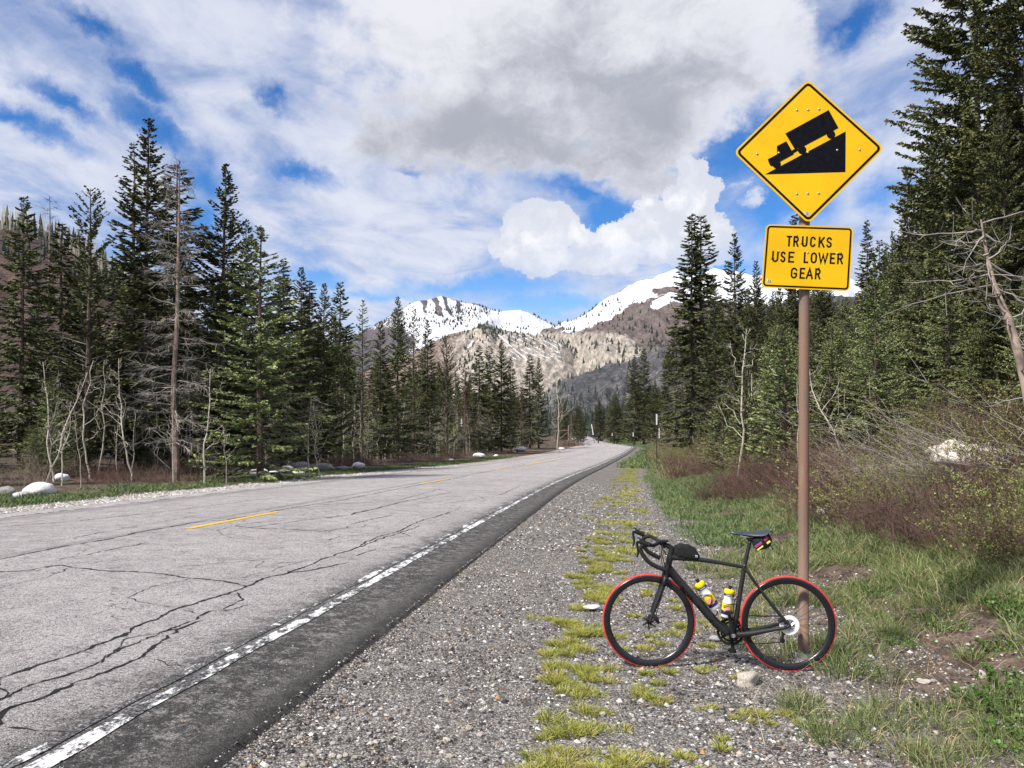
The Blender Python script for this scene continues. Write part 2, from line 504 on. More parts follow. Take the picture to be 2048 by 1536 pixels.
def asphalt_mat():
    m, nt, b = newmat('worn_asphalt')
    P = pos(nt)
    u = S(nt, attr(nt, 'u').outputs['Fac'])
    n1 = noise(nt, P, 0.35, 5, 0.6); n2 = noise(nt, P, 3.0, 5, 0.65); gr = noise(nt, P, 95, 3, 0.7); gr2 = noise(nt, P, 38, 4, 0.7)
    cellc = vor(nt, P, 110, 'F1', 'Color'); cd = S(nt, vor(nt, P, 110))
    sc = nt.nodes.new('ShaderNodeSeparateColor'); setin(nt, sc.inputs[0], cellc)
    chip = ramp(nt, S(nt, sc.outputs[0]), [(0, (0.06, 0.055, 0.055)), (0.25, (0.24, 0.22, 0.215)), (0.65, (0.44, 0.41, 0.40)), (1, (0.74, 0.70, 0.68))])
    tone = mixc(nt, (n1 * 0.6 + n2 * 0.4).ss(0.35, 0.65), (0.42, 0.385, 0.37), (0.58, 0.54, 0.52))
    col = mixc(nt, 0.55, chip, tone)
    col = mixc(nt, (gr * 0.55 + gr2 * 0.45 + (n2 - 0.5) * 0.12).ss(0.52, 0.40) * 0.85, col, (0.055, 0.05, 0.05))
    sp = noise(nt, P, 7.0, 9, 0.88); sp2 = noise(nt, mapping(nt, P, loc=(9, 3, 1)), 2.6, 9, 0.85)
    col = mixc(nt, (sp * 0.6 + sp2 * 0.4).ss(0.475, 0.40) * 0.72, col, (0.075, 0.068, 0.065))
    col = mixc(nt, sp.ss(0.56, 0.64) * 0.45, col, (0.62, 0.58, 0.56))
    # fine crazing
    vw = nt.nodes.new('ShaderNodeVectorMath'); vw.operation = 'ADD'; setin(nt, vw.inputs[0], P)
    nw = nt.nodes.new('ShaderNodeTexNoise'); setin(nt, nw.inputs[0], P); nw.inputs['Scale'].default_value = 2.5; nw.inputs['Detail'].default_value = 6
    ml = nt.nodes.new('ShaderNodeVectorMath'); ml.operation = 'SCALE'; ml.inputs[3].default_value = 0.7; nt.links.new(nw.outputs['Color'], ml.inputs[0])
    nt.links.new(ml.outputs[0], vw.inputs[1])
    cr = S(nt, vor(nt, mapping(nt, vw.outputs[0], sc=(0.8, 0.33, 1)), 1.3, 'DISTANCE_TO_EDGE'))
    col = mixc(nt, (1.0 - cr.ss(0.0, 0.012)) * n2.ss(0.5, 0.62) * 0.85, col, (0.04, 0.04, 0.04))
    # lanes polished lighter, joints and patched strips darker
    seam = (1.0 - ((u + 0.45 + (n2 - 0.5) * 0.5).abs()).ss(0.0, 0.20)) * 0.35
    lseam = (1.0 - ((u + 4.0 + (n2 - 0.5) * 0.7).abs()).ss(0.0, 0.35)) * (n2 * 0.5 + gr2 * 0.5).ss(0.42, 0.6) * 0.8
    col = mixc(nt, seam.max(lseam), col, (0.09, 0.085, 0.085))
    # right edge: tar-rich dark strip with scattered pale chips
    dk = (u + (n2 - 0.5) * 1.1 + (sp - 0.5) * 3.0).ss(3.85, 4.25)
    darkc = mixc(nt, (gr * 0.22 + gr2 * 0.22 + sp * 0.56).ss(0.475, 0.60), (0.026, 0.023, 0.022), (0.36, 0.33, 0.305))
    darkc = mixc(nt, (u + (n1 - 0.5) * 0.8).ss(4.55, 4.95) * 0.35, darkc, (0.16, 0.145, 0.13))
    col = mixc(nt, dk * 0.93, col, darkc)
    edge = (u + (gr2 - 0.5) * 0.25 + (n2 - 0.5) * 0.2 + (sp - 0.5) * 1.6).ss(4.93, 5.02)
    col = mixc(nt, edge * 0.75, col, (0.015, 0.014, 0.014))
    setin(nt, b.inputs['Base Color'], col)
    b.inputs['Roughness'].default_value = 0.85
    bump(nt, b, gr2 * 0.8 + gr * 0.6 - cd * 0.5 + sp * 1.2, 0.013, 1.0)
    return m


M_asphalt = asphalt_mat()


def worn_paint(name, col, amt):
    m, nt, b = newmat(name)
    P = pos(nt)
    n1 = noise(nt, P, 2.2, 4, 0.6); n2 = noise(nt, mapping(nt, P, rot=(0, 0, math.radians(8)), sc=(1, 0.45, 1)), 14, 8, 0.8)
    n3 = noise(nt, P, 0.9, 2)
    f = (n2 * 0.75 + n1 * 0.30 + n3 * 0.15).ss(amt - 0.02, amt + 0.04)
    base = mixc(nt, noise(nt, P, 60, 3).ss(0.45, 0.65), (0.03, 0.03, 0.03), (0.2, 0.19, 0.185))
    setin(nt, b.inputs['Base Color'], mixc(nt, f, base, mixc(nt, noise(nt, P, 50, 2), tuple(x * 0.85 for x in col), col)))
    bump(nt, b, n2, 0.004)
    return m


def strip(name, us, y0, y1, lift, mat, n=None, wob=0.0, seed=0, parent=None, **tags):
    """a sheet following the road between lateral offsets us, from y0 to y1"""
    ys = np.concatenate([np.arange(y0, min(y1, 60), 0.25), np.geomspace(60, y1, 90)]) if y1 > 60 else np.arange(y0, y1 + 1e-6, 0.1)
    us = np.asarray(us, float)
    U = np.tile(us, (len(ys), 1)); Y = np.tile(ys[:, None], (1, len(us)))
    if wob:
        U[:, 0] += vnoise(ys * 0.9, ys * 0, seed, 4, 0.7) * wob
        U[:, -1] += vnoise(ys * 0.9, ys * 0 + 9, seed + 3, 4, 0.7) * wob
    h = np.interp(U, _pu, _ph)
    X = x_of(U, Y); Z = zc(Y) + h + lift
    if name == 'road':
        Z[:, 0] -= 0.08; Z[:, -1] -= 0.10
    V = np.stack([X, Y, Z], -1).reshape(-1, 3)
    a = np.arange(len(ys) - 1)[:, None] * len(us) + np.arange(len(us) - 1)[None]
    q = np.stack([a, a + 1, a + len(us) + 1, a + len(us)], -1).reshape(-1, 4)
    me = mk_mesh(name, V, q, [mat], smooth=name != 'road_edge', attrs={'u': U.ravel()})
    return link(name, me, parent, **tags)


# the ground: one sheet, finest near the camera
ys = np.concatenate([np.arange(-40, 0, 2.0), np.arange(0, 30, 0.2), np.arange(30, 80, 1.0), np.geomspace(80, 11000, 110)])
us = np.concatenate([-np.geomspace(3000, 16, 60), np.arange(-15.5, -5.0, 0.5), [-4.9, 0, 4.9, 5.0], np.arange(5.2, 16, 0.2), np.arange(16, 40, 1.0), np.geomspace(41, 3000, 55)])
U, Y = np.meshgrid(us, ys)
X = x_of(U, Y); Z = ground(X, Y)
inside = (U > -4.95) & (U < 4.95)
Z = np.where(inside, Z - 0.15, Z - 0.004)
Z += np.where((U > 5.1) & (U < 16) & (Y < 30), vnoise(X * 5, Y * 5, 8, 3) * 0.012, 0)
a = np.arange(len(ys) - 1)[:, None] * len(us) + np.arange(len(us) - 1)[None]
q = np.stack([a, a + 1, a + len(us) + 1, a + len(us)], -1).reshape(-1, 4)
link('ground', mk_mesh('ground', np.stack([X, Y, Z], -1).reshape(-1, 3), q, [M_ground], smooth=True, attrs={'u': U.ravel()}), kind='structure')

road = strip('road', [-5.06, -4.98, -4.3, -2, -0.5, 0, 2, 3.8, 4.35, 4.7, 5.0, 5.10], -30, 700, 0.035, M_asphalt, wob=0.09, kind='structure')
M_ghost = worn_paint('old_white_paint', (0.80, 0.79, 0.77), 0.645)
M_white = worn_paint('worn_white_paint', (0.84, 0.84, 0.82), 0.60)
M_yellow = worn_paint('worn_yellow_paint', (0.80, 0.50, 0.03), 0.50)
M_white2 = worn_paint('faint_white_paint', (0.60, 0.59, 0.57), 0.58)
strip('white_edge_line', [4.285, 4.335, 4.39], -5, 700, 0.041, M_white, wob=0.035, seed=2, parent=road)
strip('white_edge_line', [4.17, 4.20, 4.235], -5, 60, 0.041, M_ghost, wob=0.03, seed=12, parent=road)
strip('white_edge_line', [-4.40, -4.35, -4.30], -5, 700, 0.041, M_white2, wob=0.01, seed=5, parent=road)
# yellow dashes of the centre line, three metres long
for pa, pb in (((375, 1062), (565, 1027)), ((838, 970), (893, 959)), ((990, 941), (1016, 936)), ((1068, 927), (1084, 924)), ((1122, 917), (1133, 915))):
    A, B = px_ground(*pa), px_ground(*pb)
    strip('centre_dash', [-0.06 + float(u_of(A.x, A.y)), 0.06 + float(u_of(A.x, A.y))], A.y, B.y, 0.041, M_yellow, wob=0.004, parent=road)

# cracks: traced open joints in the asphalt, thin ragged strips of black filler
M_crack = simple('crack_filler', (0.012, 0.012, 0.012), 0.95)


def crack(pts, w=0.022, seed=0):
    P3 = [px_ground(*p, lift=0.035) for p in pts]
    L = np.array([[p.x, p.y] for p in P3])
    d = np.concatenate([[0], np.cumsum(np.linalg.norm(np.diff(L, axis=0), axis=1))])
    n = max(6, min(1400, int(d[-1] / 0.035)))
    s_ = np.linspace(0, d[-1], n)
    x, y = np.interp(s_, d, L[:, 0]), np.interp(s_, d, L[:, 1])
    x += vnoise(s_ * 3.0, s_ * 0 + seed, seed, 5, 0.75) * 0.07; y += vnoise(s_ * 3.0, s_ * 0 + seed + 40, seed + 1, 5, 0.75) * 0.07
    t = unit(np.stack([np.gradient(x), np.gradient(y)], -1)); nn = np.stack([-t[:, 1], t[:, 0]], -1)
    ww = w * np.clip(0.55 + 0.9 * vnoise(s_ * 6, s_ * 0, seed + 7, 3, 0.8) + 0.7 * vnoise(s_ * 22, s_ * 0, seed + 8, 2), 0.06, 2.0)
    wr = w * np.clip(0.55 + 0.9 * vnoise(s_ * 7, s_ * 0 + 5, seed + 11, 3, 0.8) + 0.7 * vnoise(s_ * 22, s_ * 0 + 3, seed + 9, 2), 0.06, 2.0)
    ww[0] = ww[-1] = wr[0] = wr[-1] = 0.001
    a_, b_ = np.stack([x, y], -1) + nn * ww[:, None] / 1, np.stack([x, y], -1) - nn * wr[:, None] / 1
    V = []
    for p in (a_, b_):
        u = u_of(p[:, 0], p[:, 1])
        V.append(np.stack([p[:, 0], p[:, 1], zc(p[:, 1]) + np.interp(u, _pu, _ph) + 0.039], -1))
    V = np.stack(V, 1).reshape(-1, 3)
    i = np.arange(n - 1) * 2
    link('crack', mk_mesh('crack', V, np.stack([i, i + 1, i + 3, i + 2], -1), [M_crack]), road)


def zc1(l): return [(x / 2.866, 1000 + y / 2.866) for x, y in l]
def zc2(l): return [(700 + x / 2.865, 1000 + y / 2.865) for x, y in l]
# many small branching cracks off the long ones
_r = random.Random(4); AUTO = []
for _ in range(46):
    y0 = 3.2 + 26 * _r.random() ** 1.6; u0 = _r.choice([-3.6, -0.5, 0.9, 1.6, 2.4, 2.9, 3.3]) + _r.gauss(0, 0.25)
    th = _r.choice([1.57, 1.57, 1.3, 0.5, 2.6]) + _r.gauss(0, 0.25); pl = []
    for k in range(_r.randint(3, 7)):
        x0 = float(x_of(u0, y0)); z0 = float(zc(y0) + np.interp(u0, _pu, _ph)) + 0.035
        pl.append((1024 + F_PX * x0 / y0, 805 + (EYE - z0) / y0 * F_PX))
        u0 += math.cos(th) * 0.55; y0 += math.sin(th) * 0.55; th += _r.gauss(0, 0.45)
        if not -4.2 < u0 < 3.9: break
    if len(pl) > 2: AUTO.append((pl, _r.uniform(0.003, 0.007)))
for i, (l, w) in enumerate([
    (zc1([(-300, 400), (0, 340), (200, 300), (370, 265), (600, 230), (820, 180), (1000, 150), (1150, 125), (1300, 115), (1500, 80), (1700, 40)]) + [(680, 1001), (800, 977), (920, 955), (1020, 934), (1110, 916), (1180, 903)], 0.018),
    (zc1([(-200, 420), (0, 415), (150, 405), (260, 385), (350, 375), (450, 390), (620, 408), (800, 415), (950, 430), (1100, 450), (1200, 455), (1350, 480), (1420, 495), (1500, 450), (1650, 420), (1800, 400), (2006, 360)]), 0.014),
    (zc1([(300, 340), (420, 330), (560, 300), (700, 270), (860, 245)]), 0.010),
    (zc1([(1350, 150), (1500, 165), (1650, 170), (1850, 180), (1950, 170), (2006, 150)]), 0.014),
    (zc1([(-200, 1080), (0, 1030), (130, 985), (300, 930), (450, 880), (560, 835), (650, 800), (760, 740), (900, 690), (1010, 630), (1150, 590), (1280, 545), (1420, 495)]), 0.013),
    (zc1([(-120, 1200), (0, 1150), (100, 1090), (250, 1040), (420, 985), (560, 940), (700, 860), (850, 800), (1000, 740), (1130, 690), (1200, 640), (1300, 620), (1400, 575), (1370, 530)]), 0.010),
    (zc1([(-60, 1400), (0, 1290), (50, 1200), (200, 1150), (350, 1090), (500, 1040), (620, 980), (800, 910), (930, 800), (1150, 690)]), 0.010),
    (zc1([(0, 1160), (60, 1110), (0, 1030)]), 0.012), (zc1([(0, 1235), (90, 1180), (250, 1130)]), 0.010),
    (zc1([(60, 1315), (200, 1325), (360, 1340)]), 0.006), (zc1([(830, 920), (930, 945), (1080, 950)]), 0.006), (zc1([(1280, 640), (1360, 625), (1440, 600)]), 0.007),
    (zc1([(560, 940), (640, 880), (740, 800), (880, 770), (1000, 740)]), 0.006),
    (zc1([(1650, 420), (1850, 340), (2006, 290)]) + [(770, 1075), (840, 1052)], 0.012),
    (zc2([(0, 290), (100, 240), (200, 200), (290, 180), (400, 120), (580, 70)]), 0.012),
    (zc2([(0, 185), (120, 195), (280, 185), (350, 210)]), 0.009), (zc2([(40, 320), (150, 280), (370, 270)]), 0.008),
    (zc2([(0, 140), (130, 110), (250, 85)]), 0.013), (zc2([(0, 80), (150, 50), (300, 10)]), 0.010),
    ([(500, 1055), (600, 1042), (700, 1030), (800, 1005), (900, 985)], 0.012), ([(640, 1010), (720, 1006), (800, 1000), (880, 978)], 0.012),
    ([(150, 1075), (300, 1048), (400, 1030)], 0.008), ([(0, 1054), (160, 1042), (340, 1022), (560, 994)], 0.012),
    ([(960, 965), (1010, 958), (1050, 953)], 0.012), ([(880, 1010), (940, 1000), (1000, 990), (1040, 972)], 0.010)] + AUTO):
    crack(l, w * 1.5, i * 3 + 1)

# ---------------------------------------------------------------- mountains
def mountain(name, ridge, Yr, depth, base_py, amp, gfreq, seed, mat, pxs=(0, 2048), nt_=260, ns=120, paint=None, gpow=0.85, jag=1.0, skew=0.0):
    """a mountainside: a ridge seen at the given pixels of the photograph, Yr metres away, falling `depth` metres towards us"""
    rp = np.array(ridge, float)
    pxv = np.linspace(rp[0, 0], rp[-1, 0], nt_)
    pyv = np.interp(pxv, rp[:, 0], rp[:, 1]) + vnoise(pxv * 0.09, pxv * 0, seed, 5, 0.6) * 1.6 * jag
    R = np.array([at_px(a_, b_, Yr) for a_, b_ in zip(pxv, pyv)])
    zb = at_px(1024, base_py, Yr - depth).z
    sv = np.concatenate([[-0.5, -0.25, -0.1, -0.03], np.linspace(0, 1, ns)])
    T_, Sg = np.meshgrid(np.arange(nt_) / nt_, sv)
    Yv = Yr - Sg * depth
    Xv = R[None, :, 0] * (Yv / Yr)
    sp = np.clip(Sg, 0, 1)
    g = 0.55 * sp ** gpow + 0.45 * (1 - np.cos(sp * np.pi)) / 2
    Zv = R[None, :, 2] + (zb - R[None, :, 2]) * g
    Zv = np.where(Sg < 0, Zv + Sg * 0.9 * depth * 0.6, Zv)
    W = (rp[-1, 0] - rp[0, 0]) / F_PX * Yr
    uu = (T_ + skew * sp) * W / gfreq
    rid = 1 - np.abs(vnoise(uu, sp * depth / gfreq * 0.30, seed + 1, 5, 0.55)) * 2
    fine_ = vnoise(uu * 5, sp * depth / gfreq * 3.0, seed + 2, 4, 0.6)
    fade = np.clip(sp * 6, 0, 1)
    Zv = Zv + fade * (rid * amp + fine_ * amp * 0.22)
    V = np.stack([Xv, Yv, Zv], -1).reshape(-1, 3)
    nr = len(sv)
    a_ = np.arange(nr - 1)[:, None] * nt_ + np.arange(nt_ - 1)[None]
    q_ = np.stack([a_, a_ + 1, a_ + nt_ + 1, a_ + nt_], -1).reshape(-1, 4)
    PXv = np.tile(pxv[None], (nr, 1)); PYv = 805 - (Zv - EYE) / Yv * F_PX
    cols = paint(PXv, PYv, sp, rid, uu) if paint else {}
    me = mk_mesh(name, V, q_, [mat], smooth=True, attrs={k: v_.ravel() for k, v_ in cols.items()})
    o = link(name, me, kind='structure')
    return o, (Xv, Yv, Zv, PXv, PYv, sp)


def mountain_mat(name, rock_a, rock_b, wood, streak=0.02):
    m, nt, b = newmat(name)
    P = pos(nt)
    snow = S(nt, attr(nt, 'snow').outputs['Fac']); tan = S(nt, attr(nt, 'wood').outputs['Fac']); dark = S(nt, attr(nt, 'dark').outputs['Fac'])
    n1 = noise(nt, P, 0.012, 7, 0.65); n2 = noise(nt, P, 0.06, 6, 0.7); n3 = noise(nt, mapping(nt, P, sc=(1, 1, 0.5)), 0.16, 5, 0.8)
    ns_ = noise(nt, mapping(nt, P, sc=(1, 0.3, 0.10)), streak * 4, 4, 0.7)
    rock = mixc(nt, (n1 * 0.5 + n2 * 0.5).ss(0.38, 0.62), rock_a, rock_b)
    rock = mixc(nt, n3.ss(0.54, 0.42) * 0.65, rock, tuple(x * 0.35 for x in rock_a))
    rock = mixc(nt, n3.ss(0.56, 0.66) * 0.5, rock, tuple(min(1, x * 1.6) for x in rock_b))
    wd = mixc(nt, ns_.ss(0.38, 0.64), tuple(x * 0.55 for x in wood), tuple(min(1, x * 1.25) for x in wood))
    c_ = mixc(nt, (tan + (n2 - 0.5) * 1.0 + (n1 - 0.5) * 0.8).ss(0.35, 0.65), rock, wd)
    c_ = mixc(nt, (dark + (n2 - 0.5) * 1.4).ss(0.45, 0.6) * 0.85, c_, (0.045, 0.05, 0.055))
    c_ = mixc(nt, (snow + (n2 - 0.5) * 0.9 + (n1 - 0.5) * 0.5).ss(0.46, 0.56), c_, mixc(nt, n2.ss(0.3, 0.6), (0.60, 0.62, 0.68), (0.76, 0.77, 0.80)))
    setin(nt, b.inputs['Base Color'], c_); b.inputs['Roughness'].default_value = 0.9
    bump(nt, b, n2 + ns_ * 0.5 + n3 * 0.5, 9.0, 0.9)
    return m


def seg_d(px, py, l):
    """distance in pixels to a polyline"""
    d = np.full(px.shape, 1e9)
    for (x0, y0), (x1, y1) in zip(l[:-1], l[1:]):
        vx, vy = x1 - x0, y1 - y0
        t_ = np.clip(((px - x0) * vx + (py - y0) * vy) / (vx * vx + vy * vy), 0, 1)
        d = np.minimum(d, np.hypot(px - x0 - t_ * vx, py - y0 - t_ * vy))
    return d


def paint_a(px, py, s_, rid, uu):
    sn = np.full(px.shape, 0.95)
    st = np.sin((px * 0.9 - py * 0.35) * 0.30 + vnoise(px * 0.06, py * 0.06, 4) * 3.0)
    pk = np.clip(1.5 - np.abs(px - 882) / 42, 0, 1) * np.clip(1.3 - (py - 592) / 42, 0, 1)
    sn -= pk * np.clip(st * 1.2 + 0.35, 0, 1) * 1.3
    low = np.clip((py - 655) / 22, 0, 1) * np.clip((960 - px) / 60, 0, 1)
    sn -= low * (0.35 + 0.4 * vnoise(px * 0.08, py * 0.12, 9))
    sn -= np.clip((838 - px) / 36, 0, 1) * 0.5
    return {'snow': sn, 'wood': np.clip((px - 1010) / 60, 0, 1) * np.clip((py - 650) / 15, 0, 1), 'dark': 0.15 + 0 * px}


def paint_b(px, py, s_, rid, uu):
    line = np.interp(px, [1100, 1139, 1184, 1240, 1258, 1300, 1330, 1400, 1500, 1760, 1900], [655, 664, 650, 622, 609, 596, 588, 596, 610, 620, 640])
    sn = 0.55 - (py - line) / 14.0 * 0.5 + vnoise(px * 0.05, py * 0.08, 31, 4) * 0.5
    sn = np.where(seg_d(px, py, [(1310, 610), (1345, 592), (1385, 600)]) < 9, 1.0, sn)
    sn -= np.clip(1 - seg_d(px, py, [(1310, 580), (1350, 576), (1365, 590)]) / 10, 0, 1) * 0.9
    sn -= np.clip((py - 690) / 20, 0, 1) * 0.5
    sn = np.clip(sn, 0, 0.97)
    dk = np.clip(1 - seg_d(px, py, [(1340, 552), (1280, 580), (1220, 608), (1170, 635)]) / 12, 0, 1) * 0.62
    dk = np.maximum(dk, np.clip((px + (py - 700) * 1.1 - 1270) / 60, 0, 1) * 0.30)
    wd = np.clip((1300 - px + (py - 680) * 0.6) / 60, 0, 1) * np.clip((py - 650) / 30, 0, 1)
    return {'snow': sn, 'wood': wd, 'dark': dk}


def paint_c(px, py, s_, rid, uu):
    sn = np.zeros(px.shape)
    reg = np.clip((px - 985) / 30, 0, 1) * np.clip((740 - py) / 25, 0, 1) * np.clip((1150 - px) / 30, 0, 1)
    lines = np.sin(((py - 660) - (px - 990) * 0.52) * 0.75 + vnoise(px * 0.04, py * 0.04, 7) * 3)
    sn += reg * np.clip(lines * 0.9, 0, 1) * 0.75
    sn = np.maximum(sn, np.clip(1.0 - seg_d(px, py, [(978, 650), (1000, 672), (1030, 700), (1068, 730)]) / 3.0, 0, 1) * 0.8)
    sn = np.maximum(sn, np.clip(1.0 - seg_d(px, py, [(946, 682), (932, 700)]) / 4.0, 0, 1) * 0.8)
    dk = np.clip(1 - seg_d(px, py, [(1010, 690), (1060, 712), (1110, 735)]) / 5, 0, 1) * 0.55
    return {'snow': sn, 'wood': 0.72 + 0.25 * vnoise(px * 0.02, py * 0.03, 17) - np.clip((945 - px) / 90, 0, 1) * 0.5, 'dark': dk}


def paint_d(px, py, s_, rid, uu):
    return {'snow': np.clip(vnoise(px * 0.1, py * 0.2, 50, 3) - 0.75, 0, 1) * 2, 'wood': 0.35 + 0.5 * vnoise(px * 0.03, py * 0.04, 12), 'dark': 0.42 + 0.35 * vnoise(px * 0.05, py * 0.1, 21)}


M_mA = mountain_mat('snowy_mountain_material', (0.085, 0.075, 0.085), (0.16, 0.14, 0.15), (0.25, 0.20, 0.19))
M_mB = mountain_mat('rocky_mountain_material', (0.115, 0.088, 0.085), (0.21, 0.17, 0.155), (0.38, 0.335, 0.285))
M_mC = mountain_mat('bare_hill_material', (0.19, 0.14, 0.115), (0.29, 0.22, 0.18), (0.43, 0.375, 0.315))
M_mD = mountain_mat('rocky_slope_material', (0.075, 0.075, 0.08), (0.17, 0.16, 0.165), (0.21, 0.195, 0.19), 0.04)

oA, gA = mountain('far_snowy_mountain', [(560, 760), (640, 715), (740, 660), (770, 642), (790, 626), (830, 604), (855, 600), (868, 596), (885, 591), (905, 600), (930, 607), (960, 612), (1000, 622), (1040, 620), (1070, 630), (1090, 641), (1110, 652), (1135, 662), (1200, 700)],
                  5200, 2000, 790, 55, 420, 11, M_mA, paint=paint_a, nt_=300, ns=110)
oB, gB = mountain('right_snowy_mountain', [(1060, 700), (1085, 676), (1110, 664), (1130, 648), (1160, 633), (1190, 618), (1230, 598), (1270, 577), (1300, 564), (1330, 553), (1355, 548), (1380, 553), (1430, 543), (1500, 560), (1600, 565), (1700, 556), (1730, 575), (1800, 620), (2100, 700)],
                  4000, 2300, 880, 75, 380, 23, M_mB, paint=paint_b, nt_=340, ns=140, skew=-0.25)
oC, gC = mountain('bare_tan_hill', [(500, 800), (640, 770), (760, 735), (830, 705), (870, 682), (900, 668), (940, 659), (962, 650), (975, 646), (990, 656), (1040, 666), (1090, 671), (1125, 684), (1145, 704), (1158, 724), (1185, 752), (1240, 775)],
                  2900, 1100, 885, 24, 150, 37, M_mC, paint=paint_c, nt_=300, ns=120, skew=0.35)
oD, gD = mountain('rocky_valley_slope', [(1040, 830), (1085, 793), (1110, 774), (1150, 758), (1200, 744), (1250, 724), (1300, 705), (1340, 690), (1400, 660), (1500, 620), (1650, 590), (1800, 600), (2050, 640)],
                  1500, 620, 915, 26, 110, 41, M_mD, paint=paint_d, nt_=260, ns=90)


def hill_left_paint(px, py, s_, rid, uu):
    return {'snow': np.zeros(px.shape) + 0.05, 'wood': np.clip(1 - s_ * 3, 0, 1), 'dark': 0.3 + 0 * px}
M_mE = mountain_mat('wooded_hillside_material', (0.10, 0.065, 0.055), (0.15, 0.10, 0.085), (0.17, 0.15, 0.13), 0.2)
oE, gE = mountain('wooded_hillside', [(-500, 250), (-200, 360), (0, 440), (60, 452), (110, 468), (170, 495), (215, 530), (300, 600), (400, 680), (520, 760), (700, 820)],
                  470, 260, 960, 6, 60, 51, M_mE, paint=hill_left_paint, nt_=160, ns=70)


# ---------------------------------------------------------------- foliage materials
def needle_mat(name, a_, b_, tip, tipw=0.6):
    m, nt, b = newmat(name)
    P = pos(nt)
    t_ = S(nt, attr(nt, 'tip').outputs['Fac'])
    oi = nt.nodes.new('ShaderNodeObjectInfo'); r = S(nt, oi.outputs['Random'])
    n1 = noise(nt, P, 0.9, 3, 0.6); n2 = noise(nt, P, 9.0, 2, 0.6)
    c_ = mixc(nt, (n1 * 0.5 + n2 * 0.5).ss(0.35, 0.65), a_, b_)
    c_ = mixc(nt, (t_ + (n2 - 0.5)).ss(0.55, 1.1) * tipw, c_, tip)
    hs = nt.nodes.new('ShaderNodeHueSaturation'); setin(nt, hs.inputs['Color'], c_)
    setin(nt, hs.inputs['Value'], r.lin(0, 1, 0.72, 1.28)); setin(nt, hs.inputs['Hue'], r.lin(0, 1, 0.485, 0.51))
    nt.links.new(hs.outputs[0], b.inputs['Base Color'])
    b.inputs['Roughness'].default_value = 0.6; b.inputs['Specular IOR Level'].default_value = 0.25
    return m


M_ndl = needle_mat('spruce_needles', (0.036, 0.048, 0.022), (0.100, 0.118, 0.043), (0.200, 0.205, 0.068))
M_ndl2 = needle_mat('young_fir_needles', (0.075, 0.102, 0.042), (0.165, 0.195, 0.075), (0.32, 0.345, 0.13), 0.75)
M_ndl3 = needle_mat('dying_needles', (0.060, 0.030, 0.020), (0.10, 0.055, 0.03), (0.05, 0.055, 0.025), 0.5)
M_greytwig = simple('grey_dead_twigs', (0.27, 0.245, 0.22), 0.9, var=0.35, vscale=3)
M_bark = simple('spruce_bark', (0.115, 0.088, 0.070), 0.95, var=0.4, vscale=6)
M_palebark = simple('weathered_bark', (0.235, 0.18, 0.145), 0.95, var=0.45, vscale=4)


def aspen_mat():
    m, nt, b = newmat('aspen_bark')
    P = pos(nt)
    n1 = noise(nt, mapping(nt, P, sc=(1, 1, 2.5)), 5, 4, 0.6)
    c_ = mixc(nt, n1.ss(0.56, 0.66), (0.46, 0.42, 0.34), (0.10, 0.085, 0.065))
    oi = nt.nodes.new('ShaderNodeObjectInfo')
    hs = nt.nodes.new('ShaderNodeHueSaturation'); setin(nt, hs.inputs['Color'], c_)
    setin(nt, hs.inputs['Value'], S(nt, oi.outputs['Random']).lin(0, 1, 0.7, 1.25))
    nt.links.new(hs.outputs[0], b.inputs['Base Color']); b.inputs['Roughness'].default_value = 0.85
    return m


M_aspen = aspen_mat()


